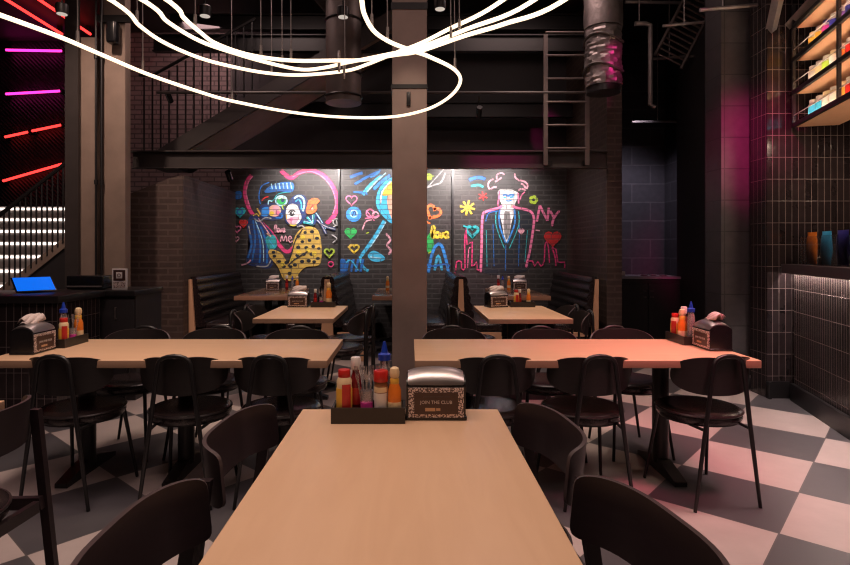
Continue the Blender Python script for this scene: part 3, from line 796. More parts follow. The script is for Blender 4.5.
def forks(label0, loc, group, n=5, par=None):
    first = None
    names = ('leftmost', 'second', 'middle', 'fourth', 'rightmost')
    for k in range(n):
        b = MB()
        w = .006
        b.prism([(-w / 2, 0, .0), (w / 2, 0, 0), (w * .5, 0, .11), (w * 1.2, 0, .125), (w * 1.2, 0, .165), (w * .75, 0, .165), (w * .6, 0, .135), (w * .2, 0, .135), (w * .2, 0, .165), (-w * .2, 0, .165), (-w * .2, 0, .135), (-w * .6, 0, .135), (-w * .75, 0, .165), (-w * 1.2, 0, .165), (-w * 1.2, 0, .125), (-w * .5, 0, .11)], (0, .0016, 0))
        o = b.build('plastic_fork', PL['clear'], None, tri=False)
        o.location = (loc[0] + (k - (n - 1) / 2) * .0055, loc[1] + (.004 if k % 2 else -.004), loc[2] + .008)
        o.rotation_euler = (.04 * (-1) ** k, (k - (n - 1) / 2) * .09, .3 * (k - 2))
        tag(o, names[k] + ' of the ' + label0, 'fork', group)
TZ = .7505
# foreground
caddy('dark condiment tray at the far end of the foreground table', (-.139, 1.925, TZ))
fz = TZ + .0105
g = 'bottles in the foreground tray'
bottle('mustard_bottle', 'mustard bottle with red cap at the left end of the foreground tray', (-.222, 1.915, fz), g, .3)
bottle('ketchup_bottle', 'tall white capped ketchup bottle in the foreground tray', (-.186, 1.948, fz), g, sc=.94)
bottle('cutlery_cup', 'clear cutlery cup with pink sticker in the foreground tray', (-.146, 1.915, fz), g)
forks('clear plastic forks standing in the foreground cutlery cup', (-.146, 1.915, fz), 'forks in the foreground cup')
bottle('seasoning_jar', 'red capped seasoning jar with white label in the foreground tray', (-.098, 1.912, fz), g, .2)
bottle('water_bottle', 'clear squeeze bottle with pointed blue cap in the foreground tray', (-.088, 1.951, fz), g)
bottle('hot_sauce_bottle', 'orange hot sauce bottle with cream ball cap in the foreground tray', (-.052, 1.905, fz), g, sc=.95)
dispenser('chrome topped napkin dispenser on the foreground table', (.088, 1.975, TZ + .001), 0, napkin=False)
# left long table
dispenser('napkin dispenser at the left end of the left long table', (-2.125, 3.20, TZ + .001), PI / 2)
caddy('condiment tray on the left long table', (-2.07, 3.435, TZ), PI / 2)
g = 'bottles in the left long table tray'
bottle('mustard_bottle', 'yellow bottle with red cap in the left long table tray', (-2.055, 3.365, fz), g, .6)
bottle('water_bottle', 'blue capped bottle in the left long table tray', (-2.09, 3.42, fz), g)
bottle('cutlery_cup', 'clear cutlery cup in the left long table tray', (-2.05, 3.445, fz), g)
forks('clear plastic forks in the left long table tray cup', (-2.05, 3.445, fz), 'forks on the left long table', 4)
bottle('hot_sauce_bottle', 'orange hot sauce bottle in the left long table tray', (-2.05, 3.505, fz), g, sc=1.15)
# right long table
dispenser('napkin dispenser at the right end of the right long table', (1.765, 3.315, TZ + .001), -PI / 2)
caddy('condiment tray on the right long table', (1.70, 3.535, TZ), PI / 2)
g = 'bottles in the right long table tray'
bottle('mustard_bottle', 'yellow bottle with red cap in the right long table tray', (1.688, 3.61, fz), g, -.9)
bottle('hot_sauce_bottle', 'orange hot sauce bottle in the right long table tray', (1.685, 3.51, fz), g, sc=1.1)
bottle('ketchup_bottle', 'dark red bottle in the right long table tray', (1.72, 3.56, fz), g)
bottle('water_bottle', 'blue capped bottle in the right long table tray', (1.715, 3.46, fz), g)
# left back table
dispenser('napkin dispenser on the left back table', (-1.125, 5.74, TZ + .001), 0)
caddy('condiment tray on the left back table', (-.875, 5.73, TZ))
g = 'bottles on the left back table'
bottle('ketchup_bottle', 'red ketchup bottle on the left back table', (-.955, 5.72, fz), g, sc=.82)
bottle('cutlery_cup', 'clear cutlery cup on the left back table', (-.895, 5.72, fz), g)
forks('clear plastic forks on the left back table', (-.895, 5.72, fz), 'forks on the left back table', 3)
bottle('hot_sauce_bottle', 'large orange sauce bottle on the left back table', (-.82, 5.73, fz), g, sc=1.3)
# right back table
dispenser('napkin dispenser on the right back table', (.87, 5.73, TZ + .001), .35)
caddy('condiment tray on the right back table', (1.135, 5.74, TZ))
g = 'bottles on the right back table'
bottle('mustard_bottle', 'orange and red bottle on the right back table', (1.075, 5.73, fz), g)
bottle('ketchup_bottle', 'white capped bottle on the right back table', (1.115, 5.76, fz), g, sc=.8)
bottle('hot_sauce_bottle', 'amber bottle at the right of the tray on the right back table', (1.20, 5.735, fz), g, sc=.95)
# booths
for x, nm, dx in ((-1.96, 'couple mural', .22), (1.44, 'suited man mural', -.22)):
    dispenser('napkin dispenser on the booth table under the ' + nm, (x + (.0 if dx > 0 else .13), 8.15, TZ + .001), 0)
    bx = x + dx + (.02 if dx > 0 else .10); g = 'bottles on the booth table under the ' + nm
    bottle('ketchup_bottle', 'dark red bottle on the booth table under the ' + nm, (bx - .05, 8.15, TZ), g)
    bottle('water_bottle', 'clear bottle on the booth table under the ' + nm, (bx + .02, 8.2, TZ), g, sc=.8)
    bottle('hot_sauce_bottle', 'amber bottle on the booth table under the ' + nm, (bx + .10, 8.15, TZ), g, sc=1.1)
bottle('hot_sauce_bottle', 'amber bottle on the middle booth table left of the pillar', (-.32, 8.1, TZ), 'bottles on the middle booth table', sc=1.1)

# ------------------------------------------------------------------ counter with tablet at left
ctr = thing('service_counter', 'dark tile fronted counter at the far left under the tablet', 'counter', (-3.7, 4.6, 0))
b = MB(); b.box((0, 0, .46), (2.04, .6, .92))
for f in b.bm.faces:
    f.normal_update(); f.material_index = 1 if abs(f.normal.x) > .5 else 0
b.build('body', ['tile_xz', 'tile_yz'], ctr)
MB().box((0, 0, .95), (2.10, .66, .055), bev=.004).build('worktop', 'blackmetal', ctr)
cab = thing('black_cabinet', 'black two door cabinet right of the tablet counter', 'cabinet', (-2.80, 5.24, 0))
MB().box((0, .02, .46), (.76, .52, .92)).build('body', 'blackpaint', cab)
MB().box((0, .0, .945), (.79, .58, .045), bev=.004).build('worktop', 'blackmetal', cab)
for s in (-1, 1):
    d = MB().box((s * .188, -.252, .47), (.368, .02, .84), bev=.003).build('door', 'blackpaint', cab)
    x = -.05 if s < 0 else .22
    MB().tube([(x, -.262, .72), (x, -.285, .72), (x, -.285, .82), (x, -.262, .82)], .006, 6).build('handle', 'chrome', d)
tb = thing('tablet', 'tablet with glowing blue screen leaning on the left counter', 'tablet', (-3.09, 4.66, .979), .85)
R = Matrix.Rotation(.62, 4, 'X')
MB().box((0, 0, .062), (.29, .19, .012), rot=R, bev=.003).build('body', 'gloss_black', tb)
MB().box((0, -.005, .069), (.27, .17, .003), rot=R).build('screen', 'screen', tb)
MB().prism([(-.05, .0, 0), (-.05, .10, 0), (-.05, .055, .085), (-.05, .02, .055)], (.1, 0, 0)).build('stand', 'gloss_black', tb)
pr = thing('receipt_printer', 'black till printer box beside the tablet', 'printer', (-3.02, 5.16, .9685), 0)
MB().box((.1, .02, .065), (.33, .19, .12), bev=.012).build('body', 'gloss_black', pr)
MB().box((.1, -.078, .03), (.31, .008, .012)).build('paper_slot', 'steel', pr)
cs = thing('counter_sign', 'small white framed sign with square emblem on the black cabinet', 'sign', (-2.60, 5.08, .9685), 0)
MB().box((0, 0, .095), (.135, .014, .19), bev=.003).build('board', 'white', cs)
MB().box((0, -.009, .13), (.105, .004, .095)).build('emblem_panel', 'card_dark', cs)
MB().box((0, -.012, .13), (.055, .003, .055), bev=.004).build('emblem', 'white', cs)
MB().tube([(math.cos(a) * .014, -.0142, .13 + math.sin(a) * .014) for a in [2 * PI * k / 16 for k in range(16)]], .003, 6, closed=True).build('emblem_ring', 'card_dark', cs)
MB().box((0, -.009, .045), (.105, .004, .05)).build('lower_panel', 'card_border', cs)

# ------------------------------------------------------------------ kitchen cabinet at the back right
kc = thing('kitchen_cabinet', 'low black cabinet in the dark kitchen corner', 'cabinet', (3.16, 7.85, 0))
MB().box((0, 0, .47), (.92, .6, .94)).build('body', 'blackpaint', kc)
MB().box((0, 0, .955), (.95, .64, .03)).build('worktop', 'bench_steel', kc)
for s in (-1, 1):
    d = MB().box((s * .22, -.312, .48), (.42, .02, .80)).build('door', 'blackpaint', kc)
    for z in (.70, .78): MB().box((s * .05, -.328, z), (.05, .012, .012)).build('handle', 'chrome', d)
o = MB().box((2.86, 7.72, 1.005), (.10, .12, .06), bev=.006).build('carton', 'napkin'); tag(o, 'small pale carton on the low kitchen cabinet', 'box')
for k, (x, y) in enumerate(((3.22, 7.8), (3.36, 7.85), (3.46, 7.75))):
    o = MB().lathe([(.04, 0), (.05, .012), (.05, .016), (.0, .016)], (x, y, .971), 16).build('steel_dish', 'chrome'); tag(o, ('left', 'middle', 'right')[k] + ' shallow steel dish on the low kitchen cabinet', 'dish', 'dishes on the kitchen cabinet')

# ------------------------------------------------------------------ bar counter and shelf at right (turned 15.5 degrees)
ang = math.radians(15.5)
dv = Vector((-math.sin(ang), -math.cos(ang), 0))       # along the front, towards us
nv_ = Vector((math.cos(ang), -math.sin(ang), 0))        # into the bar (away from the room)
RZ = math.atan2(dv.y, dv.x)                              # local +X along the front
bar = thing('bar_counter', 'dark ribbed tile bar counter at right with a lit ledge', 'counter', (3.38, 5.06, 0), RZ)
# local: x along front toward us, y = left of that = into the bar
MB().box((1.26, .12, .66), (2.40, .2, 1.02)).build('front', 'rib', bar)
MB().box((1.26, .09, .075), (2.40, .2, .15)).build('plinth', 'blackmetal', bar)
MB().box((1.23, .20, 1.178), (2.44, .52, .045), bev=.004).box((1.23, -.054, 1.160), (2.44, .014, .08)).build('worktop', 'board_edge', bar)
MB().box((1.24, -.030, 1.150), (2.40, .022, .008)).build('light_strip', 'led_white', bar)
sh = thing('hanging_shelf', 'hanging black framed bar shelf with warm lit wooden tiers', 'shelf', (3.385, 5.03, 0), RZ)
Ltot, Dp = 2.3, .32
Z = [2.43, 2.72, 3.01, 3.30]
for k, z in enumerate(Z):
    tr = MB().box((Ltot / 2 + .03, Dp / 2 + .03, z - .012), (Ltot, Dp, .02)).build('tier', 'panel_wood', sh)
    MB().box((Ltot / 2, .012, z - .004), (Ltot, .024, .036)).build('front_rail', 'blackmetal', sh)
    if k < 3: MB().box((Ltot / 2 + .03, .036, z + .004), (Ltot - .1, .012, .008)).build('light_strip', 'led_warm', tr)
    if k < 3:
        MB().tube([(.02, .012, z + .085), (Ltot, .012, z + .085)], .004, 6).build('guard_wire', 'chrome', sh)
for x in (.012, .88, 1.75):
    for y in (.012, Dp): MB().box((x, y, 2.95 if y > .1 else 2.95), (.024, .024, 1.08 if True else 0)).build('upright', 'blackmetal', sh)
    MB().tube([(x, .16, 3.3), (x, .16, CEIL)], .012, 6).build('hanger_rod', 'blackmetal', sh)
MB().box((Ltot / 2, Dp + .022, 2.88), (Ltot, .006, .9)).build('back_panel', 'board_edge', sh)
# jars on the tiers
JL = {0: [('sky', 'white'), ('sky', 'white'), ('white', 'cream'), ('white', 'white'), ('yellow', 'cream'), ('red', 'white'), ('red', 'red'), ('red', 'white'), ('magenta', 'white'), ('sky', 'white')],
      1: [('white', 'white'), ('cream', 'white'), ('lime', 'white'), ('white', 'cream'), ('orange', 'white'), ('red', 'white'), ('magenta', 'cream'), ('white', 'white'), ('sky', 'white'), ('navy', 'white')],
      2: [('yellow', 'cream'), ('yellow', 'white'), ('magenta', 'navy'), ('navy', 'white'), ('purple', 'white'), ('navy', 'white'), ('magenta', 'white'), ('red', 'white'), ('sky', 'white'), ('white', 'white')]}
ORD = ['first', 'second', 'third', 'fourth', 'fifth', 'sixth', 'seventh', 'eighth', 'ninth', 'tenth']
COLN = {'sky': 'sky blue', 'white': 'white', 'yellow': 'yellow', 'red': 'red', 'magenta': 'magenta', 'cream': 'cream', 'lime': 'lime green', 'orange': 'orange', 'navy': 'navy', 'purple': 'purple'}
TN = ['bottom', 'middle', 'top']
rotm = Matrix.Rotation(RZ, 4, 'Z')
for k in JL:
    for i, (lab_c, top_c) in enumerate(JL[k]):
        lp = Vector((.13 + .135 * i, .135, Z[k] + .0005)); w = Vector((3.385, 5.03, 0)) + rotm @ lp
        if w.y < 3.4: continue
        t = thing('snack_jar', f'{COLN[lab_c]} labelled jar, {ORD[i]} from the tiled wall on the {TN[k]} lit shelf tier', 'jar', w, RZ, 'jars on the %s lit shelf tier' % TN[k])
        MB().lathe([(.045, 0), (.050, .006), (.050, .14), (.042, .155), (.038, .158)], seg=20).build('body', PL['white' if lab_c != 'white' else 'cream'], t)
        MB().lathe([(.0512, .012), (.0512, .135)], seg=20).build('label_sleeve', PL[lab_c], t)
        MB().lathe([(.041, .157), (.043, .159), (.043, .182), (.039, .185)], seg=20).build('lid', PL[top_c], t)
# snack pouches on the bar counter
pb = thing('snack_bin', 'clear plastic bin on the bar counter holding bright snack pouches', 'bin', Vector((3.38, 5.06, 0)) + rotm @ Vector((.48, .14, 1.2015)), RZ)
b = MB(); W2, D2, H2, t2 = .74, .20, .24, .003
b.box((0, 0, t2 / 2), (W2, D2, t2))
for s in (-1, 1): b.box((0, s * (D2 / 2 - t2 / 2), H2 / 2), (W2, t2, H2)); b.box((s * (W2 / 2 - t2 / 2), 0, H2 / 2), (t2, D2, H2))
b.build('walls', PL['glass'], pb)
def pouch(c, lab, lp, rz):
    w = Vector((3.38, 5.06, 0)) + rotm @ Vector(lp)
    b = MB(); nu, nv = 6, 8; gf, gb = [], []
    for i in range(nu + 1):
        u = -1 + 2 * i / nu; rf, rb = [], []
        for j in range(nv + 1):
            v = j / nv; th_ = .026 * (1 - u * u) ** .6 * (math.sin(PI * min(1, max(0, v))) ** .6 if 0 < v < 1 else 0) + .001
            rf.append(b.bm.verts.new((u * .072, -th_ * 1.2, v * .27))); rb.append(b.bm.verts.new((u * .072, th_ * 1.2, v * .27)))
        gf.append(rf); gb.append(rb)
    for i in range(nu):
        for j in range(nv):
            b.bm.faces.new((gf[i][j], gf[i + 1][j], gf[i + 1][j + 1], gf[i][j + 1])); b.bm.faces.new((gb[i][j], gb[i][j + 1], gb[i + 1][j + 1], gb[i + 1][j]))
    for j in range(nv):
        for i in (0, nu): b.bm.faces.new((gf[i][j], gf[i][j + 1], gb[i][j + 1], gb[i][j]))
    for i in range(nu):
        for j in (0, nv): b.bm.faces.new((gf[i][j], gb[i][j], gb[i + 1][j], gf[i + 1][j]))
    o = b.build('snack_pouch', PL[c], None, ang=60); o.location = w; o.rotation_euler = (0.0, 0, RZ + rz)
    tag(o, lab, 'snack pouch', 'snack pouches on the bar')
for k, (c, lab) in enumerate((('orange', 'orange snack pouch at the left end of the clear bin on the bar'), ('teal', 'teal snack pouch beside the orange one in the clear bin'), ('sky', 'sky blue snack pouch in the middle of the clear bin'), ('pink', 'pink snack pouch right of the middle in the clear bin'), ('navy', 'navy snack pouch at the right end of the clear bin'))):
    pouch(c, lab, (.20 + .14 * k, .14 + (.03 if k % 2 else -.03), 1.2065), (.1, -.1, .05, -.15, .1)[k])
# sloping light grey bulkhead beams over the shelf
for k, (a, c) in enumerate((((771, 30), (782, -20)), ((788, 26), (835, -25)))):
    P, Q = at(*a, 5.2 - .1), at(*c, 4.6)
    o = MB().tube([P, Q], .045, 4).build('ceiling_strut', 'steel'); tag(o, ('left', 'right')[k] + ' pale slanting strut in the corner above the bar shelf', 'strut', 'struts above the bar shelf')

# ------------------------------------------------------------------ chandelier
ch = thing('ring_chandelier', 'large glowing chandelier of looping light tubes under the ceiling', 'chandelier', (0, 0, 0))
loops = [
 (2.10, [(0, 15), (60, 37), (100, 54), (150, 75), (200, 92), (232, 101), (290, 112), (340, 117), (390, 117), (425, 110), (448, 98), (460, 83), (455, 70), (430, 57), (410, 50), (390, 42), (375, 32), (366, 18), (362, 2)],
        [(-.13, 1.45), (-.02, 1.05), (-.15, .60), (-.7, .35), (-1.25, .55), (-1.52, 1.1), (-1.50, 1.55)]),
 (2.14, [(170, 2), (184, 18), (200, 32), (217, 44), (250, 55), (291, 60.5), (338, 60.5), (361, 60), (395, 55), (420, 51), (464, 36), (504, 24), (561, 2)],
        [(.66, 1.3), (.62, .8), (.2, .4), (-.35, .4), (-.8, .85), (-.88, 1.4)]),
 (2.18, [(146, 2), (168, 22), (200, 41), (234, 53), (267, 62.5), (301, 69.5), (325, 67.5), (345, 63), (380, 56), (420, 47), (467, 29), (531, 2)],
        [(.60, 1.35), (.50, .7), (.0, .25), (-.6, .3), (-1.0, .8), (-1.05, 1.45)]),
 (2.22, [(114, 2), (140, 26), (165, 43), (200, 58), (234, 67), (267, 73), (301, 75), (345, 71), (368, 64), (395, 53), (420, 43.5), (447, 30), (500, 2)],
        [(.52, 1.5), (.55, .9), (.1, .15), (-.7, .1), (-1.15, .7), (-1.2, 1.4)])]
loop_pts = []
for z, px, close in loops:
    pts = [atz(x, y, z) for x, y in px] + [Vector((x, y, z)) for x, y in close]
    sp = spline(pts, 7, closed=True); loop_pts.append(sp)
    MB().tube(sp, .0078, 10, closed=True).build('light_tube', 'tube_light', ch)
for li, px, z in ((0, 232, 2.10), (0, 142, 2.10), (0, 388, 2.10), (0, 78, 2.10), (0, 455, 2.10), (1, 262, 2.14), (1, 292, 2.14), (2, 283, 2.18), (3, 270, 2.22), (3, 138, 2.22), (1, 448, 2.14), (2, 460, 2.18), (1, 196, 2.14), (3, 345, 2.22), (0, 372, 2.10)):
    best = min((p for p in loop_pts[li] if p.y > 1.8), key=lambda p: abs(CX + F * p.x / p.y - px))
    MB().tube([best + Vector((0, 0, .012)), best + Vector((0, 0, .05))], .006, 6).tube([best + Vector((0, 0, .03)), Vector((best.x - .02, best.y + .03, CEIL))], .0022, 5).build('cable', 'steel', ch)
for p in (atz(339, 61, 2.16), atz(344, 69, 2.2)):
    MB().tube([(p.x + .0, p.y + .028 * math.cos(a), p.z + .045 * math.sin(a)) for a in [2 * PI * k / 16 for k in range(16)]], .004, 6, closed=True).build('clamp_ring', 'steel', ch)

# ------------------------------------------------------------------ murals (paint on the brick)
PC = {k: paint('paint ' + k, v) for k, v in {
 'pink': (.85, .05, .22), 'hot': (.95, .22, .42), 'palepink': (.90, .42, .52), 'navy': (.018, .04, .17), 'blue': (.02, .16, .55), 'bright blue': (.04, .30, .85), 'teal': (.03, .45, .50), 'cyan': (.06, .52, .85), 'pale cyan': (.45, .78, .95),
 'white': (.90, .88, .88), 'yellow': (.92, .66, .06), 'gold': (.72, .46, .09), 'orange': (.95, .20, .05), 'red': (.70, .03, .03), 'green': (.03, .45, .10), 'lime': (.45, .62, .05), 'black': (.010, .010, .016), 'grey': (.26, .245, .25), 'dark': (.014, .020, .030), 'hair': (.085, .075, .078), 'ltgrey': (.45, .43, .44), 'peach': (.90, .50, .36)}.items()}
PK = list(PC)
class Painter:
    def __init__(s, x0, y0, sc): s.x0, s.y0, s.sc = x0, y0, sc; s.layer = 0; s.new()
    def new(s): s.mb = MB(); s.soft = s.mb.bm.verts.layers.float.new('soft')
    def P(s, p):
        q = at(s.x0 + p[0] / s.sc, s.y0 + p[1] / s.sc, WY)
        return (q.x, WY - .002 - .0001 * s.layer, q.z)
    def V(s, p, a=1.0):
        v = s.mb.bm.verts.new(s.P(p)); v[s.soft] = a; return v
    def poly(s, pts, c, smooth=True, edge=7):
        s.layer += 1; s.mb.mi = PK.index(c)
        if smooth and len(pts) > 3: pts = [(v.x, v.y) for v in spline([(a, b, 0) for a, b in pts], 4, closed=True)]
        f = s.mb.bm.faces.new([s.V(p) for p in pts]); f.material_index = s.mb.mi
        bmesh.ops.triangulate(s.mb.bm, faces=[f])
        s.stroke(pts, edge, c, closed=True, n=0)
        return s
    def stroke(s, pts, w, c, closed=False, n=5, taper=False):
        s.layer += 1; s.mb.mi = PK.index(c)
        p = spline([(a, b, 0) for a, b in pts], n, closed) if (len(pts) > 2 and n) else [Vector((a, b, 0)) for a, b in pts]
        L = len(p); vs = []
        for i in range(L):
            a = p[(i - 1) % L] if (closed or i) else p[i]; b = p[(i + 1) % L] if (closed or i < L - 1) else p[i]
            t = (b - a).normalized() if (b - a).length > 1e-6 else Vector((1, 0, 0)); nrm = Vector((-t.y, t.x, 0)) * w / 2
            k = 1 if (closed or L < 4 or 0 < i < L - 1) else .5
            vs.append([s.V(p[i] + nrm * q, al * k) for q, al in ((1.4, 0), (.75, 1), (-.75, 1), (-1.4, 0))])
        for i in range(L if closed else L - 1):
            a, b = vs[i], vs[(i + 1) % L]
            for k in range(3):
                f = s.mb.bm.faces.new((a[k], a[k + 1], b[k + 1], b[k])); f.material_index = s.mb.mi
        return s
    def disc(s, c, r, col, ry=None, n=14):
        return s.poly([(c[0] + r * math.cos(2 * PI * k / n), c[1] + (ry or r) * math.sin(2 * PI * k / n)) for k in range(n)], col, False, edge=min(6, r * .7))
    def ring(s, c, r, w, col, ry=None):
        return s.stroke([(c[0] + r * math.cos(2 * PI * k / 12), c[1] + (ry or r) * math.sin(2 * PI * k / 12)) for k in range(12)], w, col, closed=True, n=2)
    def heart(s, c, r, col, w=None, rot=0):
        pts = []
        for k in range(20):
            a = 2 * PI * k / 20; x = 16 * math.sin(a) ** 3 / 16; y = -(13 * math.cos(a) - 5 * math.cos(2 * a) - 2 * math.cos(3 * a) - math.cos(4 * a)) / 16
            pts.append((c[0] + r * (x * math.cos(rot) - y * math.sin(rot)), c[1] + r * (x * math.sin(rot) + y * math.cos(rot))))
        return s.stroke(pts, w, col, closed=True, n=2) if w else s.poly(pts, col, False)
    def love(s, x, y, h, col, w):      # handwritten "love"
        k = h
        s.stroke([(x, y), (x + .25 * k, y - .7 * k), (x + .12 * k, y - .95 * k), (x + .02 * k, y - .5 * k), (x + .1 * k, y), (x + .3 * k, y - .12 * k)], w, col)
        s.ring((x + .50 * k, y - .22 * k), .17 * k, w, col, .22 * k)
        s.stroke([(x + .72 * k, y - .42 * k), (x + .85 * k, y), (x + 1.05 * k, y - .45 * k)], w, col)
        s.stroke([(x + 1.08 * k, y - .22 * k), (x + 1.38 * k, y - .28 * k), (x + 1.28 * k, y - .46 * k), (x + 1.10 * k, y - .22 * k), (x + 1.25 * k, y + .02 * k), (x + 1.48 * k, y - .1 * k)], w, col)
        return s
    def done(s, name, par):
        used = sorted({f.material_index for f in s.mb.bm.faces}); mp = {u: i for i, u in enumerate(used)}
        for f in s.mb.bm.faces: f.material_index = mp[f.material_index]
        L = s.layer
        o = s.mb.build(name, [PC[PK[u]] for u in used], par, smooth=False)
        # paint faces look into the room
        me = o.data; bm = bmesh.new(); bm.from_mesh(me); bm.normal_update()
        bmesh.ops.reverse_faces(bm, faces=[f for f in bm.faces if f.normal.y > 0]); bm.to_mesh(me); bm.free()
        s.new(); return o

m1 = thing('wall_mural', 'left graffiti mural of a kissing couple inside a pink heart', 'mural', (0, 0, 0))
p = Painter(235, 160, 4.709)
p.stroke([(78, 70), (55, 105), (47, 160), (65, 225), (100, 275), (165, 335), (205, 395), (243, 432), (275, 412), (292, 392)], 17, 'pink')
p.stroke([(215, 48), (262, 84), (310, 56), (365, 50), (425, 80), (468, 140), (482, 205), (468, 260), (430, 300)], 19, 'pink')
p.stroke([(85, 75), (62, 108), (54, 160), (72, 225)], 5, 'hot').stroke([(270, 80), (312, 62), (365, 56), (420, 86), (460, 142), (474, 205), (460, 255)], 5, 'hot')
p.done('heart_outline', m1)
p.poly([(75, 265), (110, 272), (140, 310), (175, 350), (195, 400), (185, 440), (165, 505), (110, 500), (55, 480), (75, 400), (60, 320)], 'navy')
for a in (((85, 280), (95, 380), (80, 480)), ((100, 290), (120, 400), (115, 490)), ((120, 310), (150, 400), (150, 495)), ((70, 340), (78, 400), (60, 465))):
    p.stroke(a, 9, 'blue')
p.stroke([(95, 285), (130, 380), (135, 480)], 4, 'pale cyan').stroke([(65, 310), (72, 350)], 5, 'ltgrey').stroke([(110, 275), (150, 330), (185, 385)], 5, 'palepink')
p.stroke([(30, 495), (60, 485), (75, 470)], 7, 'palepink').stroke([(100, 500), (150, 500), (170, 470)], 6, 'ltgrey')
q = Painter(242, 165, 8.07); q.layer = 40; q.mb = p.mb; q.soft = p.soft
q.poly([(145, 200), (165, 165), (220, 140), (330, 122), (415, 133), (428, 175), (400, 215), (330, 222), (280, 238), (255, 280), (225, 290), (200, 335), (150, 325), (138, 260)], 'black')
q.stroke([(150, 320), (138, 262), (145, 205), (166, 165), (222, 140)], 9, 'blue').stroke([(215, 292), (255, 282), (285, 240), (332, 224), (400, 217)], 7, 'teal')
q.poly([(190, 205), (240, 168), (330, 142), (408, 147), (415, 200), (380, 217), (300, 208), (200, 222)], 'blue')
for k in range(6): q.stroke([(238 + 31 * k, 152 - 2 * k), (246 + 31 * k, 196 - k)], 9, 'pale cyan')
q.stroke([(400, 150), (412, 175), (405, 205)], 9, 'bright blue').stroke([(195, 205), (230, 190), (250, 205)], 9, 'bright blue')
q.poly([(148, 335), (225, 312), (330, 330), (352, 370), (320, 430), (240, 442), (160, 425)], 'navy')
q.stroke([(158, 290), (185, 265), (215, 255)], 10, 'red').stroke([(212, 325), (218, 288), (245, 296)], 9, 'pale cyan')
q.ring((318, 288), 44, 13, 'pale cyan', 38).disc((318, 290), 34, 'green', 28).stroke([(295, 275), (320, 262), (345, 272)], 9, 'white').disc((330, 286), 11, 'navy')
q.poly([(222, 345), (260, 325), (300, 338), (312, 375), (280, 410), (235, 407), (213, 380)], 'peach').disc((275, 350), 22, 'palepink').disc((240, 392), 16, 'yellow').disc((290, 388), 16, 'hot')
q.poly([(165, 355), (214, 345), (210, 405), (160, 405)], 'bright blue').stroke([(122, 350), (140, 380), (150, 405)], 13, 'gold').stroke([(300, 400), (322, 395), (318, 425), (270, 425)], 12, 'blue')
q.stroke([(340, 362), (325, 335), (350, 325)], 9, 'lime').stroke([(100, 432), (140, 455), (190, 425), (240, 432)], 10, 'ltgrey').stroke([(90, 410), (120, 395), (140, 415)], 8, 'yellow')
p.layer = 75
p.poly([(150, 365), (185, 360), (195, 400), (170, 425), (155, 400)], 'teal').stroke([(160, 375), (185, 410)], 6, 'cyan').stroke([(150, 345), (170, 360)], 7, 'peach')
p.done('man_figure', m1)
p.poly([(335, 318), (380, 325), (400, 370), (405, 450), (392, 492), (335, 500), (300, 530), (285, 560), (235, 560), (205, 500), (165, 450), (168, 425), (215, 440), (250, 490), (268, 455), (280, 380), (300, 340)], 'gold')
rs = random.Random(3)
SP = [(300, 360), (330, 345), (365, 340), (315, 385), (350, 375), (385, 372), (300, 415), (335, 410), (370, 405), (392, 420), (290, 450), (325, 445), (360, 440), (388, 460), (280, 490), (315, 480), (350, 478), (190, 450), (210, 475), (230, 505), (255, 530), (265, 505), (185, 435), (245, 480), (370, 480)]
for q in SP:
    p.disc((q[0] + rs.uniform(-4, 4), q[1] + rs.uniform(-4, 4)), rs.uniform(6, 8), 'dark', rs.uniform(4, 6), 8)
for q in ((320, 365), (345, 425), (375, 440), (300, 435), (225, 490), (270, 470)): p.disc(q, 8, 'yellow')
p.stroke([(250, 500), (280, 470), (345, 430)], 6, 'dark').stroke([(250, 485), (268, 440), (285, 380), (320, 325)], 5, 'black')
q = Painter(285, 165, 8.07); q.layer = 150; q.mb = p.mb; q.soft = p.soft
q.poly([(22, 350), (40, 290), (75, 255), (115, 238), (162, 258), (182, 320), (170, 400), (145, 460), (95, 490), (40, 482), (5, 440)], 'navy')
q.poly([(18, 352), (50, 318), (95, 328), (118, 380), (130, 430), (92, 476), (42, 472), (14, 430)], 'white')
q.poly([(25, 440), (70, 420), (112, 428), (84, 470), (40, 468)], 'palepink').disc((52, 440), 12, 'hot').stroke([(40, 480), (70, 490), (95, 480)], 10, 'yellow').stroke([(12, 400), (16, 435)], 8, 'gold').stroke([(75, 330), (100, 345)], 9, 'peach')
q.stroke([(30, 385), (45, 368), (70, 366), (86, 382)], 9, 'black').disc((58, 392), 15, 'black', 17).disc((64, 386), 5, 'white').stroke([(34, 398), (58, 412), (84, 396)], 5, 'black')
q.stroke([(75, 272), (112, 250), (148, 270), (158, 320), (145, 375)], 15, 'pale cyan').stroke([(85, 298), (112, 278), (133, 312), (134, 362)], 11, 'cyan').stroke([(72, 285), (110, 264), (140, 290), (146, 350)], 5, 'navy')
q.poly([(188, 332), (200, 292), (240, 276), (274, 288), (248, 318), (252, 358), (215, 388), (178, 380)], 'orange', edge=16).stroke([(200, 365), (230, 320)], 9, 'red').disc((225, 355), 9, 'peach')
for k, a in enumerate(((150, 462), (160, 440), (180, 422), (205, 408), (232, 396), (252, 402))): q.stroke([(238, 480), a], 17, 'navy' if k % 2 else 'teal')
for a in ((155, 452), (190, 420), (222, 402)): q.stroke([(225, 472), a], 5, 'pale cyan')
for k, a in enumerate((((250, 385), (290, 445), (330, 520)), ((258, 440), (300, 490), (335, 560)), ((285, 470), (340, 500), (410, 520)))): q.stroke(a, 20, 'navy'); q.stroke(a, 7, 'ltgrey' if k else 'pale cyan')
q.stroke([(100, 500), (140, 490), (165, 515)], 9, 'ltgrey').stroke([(380, 450), (410, 440), (420, 480), (390, 500)], 8, 'ltgrey')
p.layer = 190
p.done('woman_figure', m1)
p.love(188, 338, 34, 'palepink', 7)
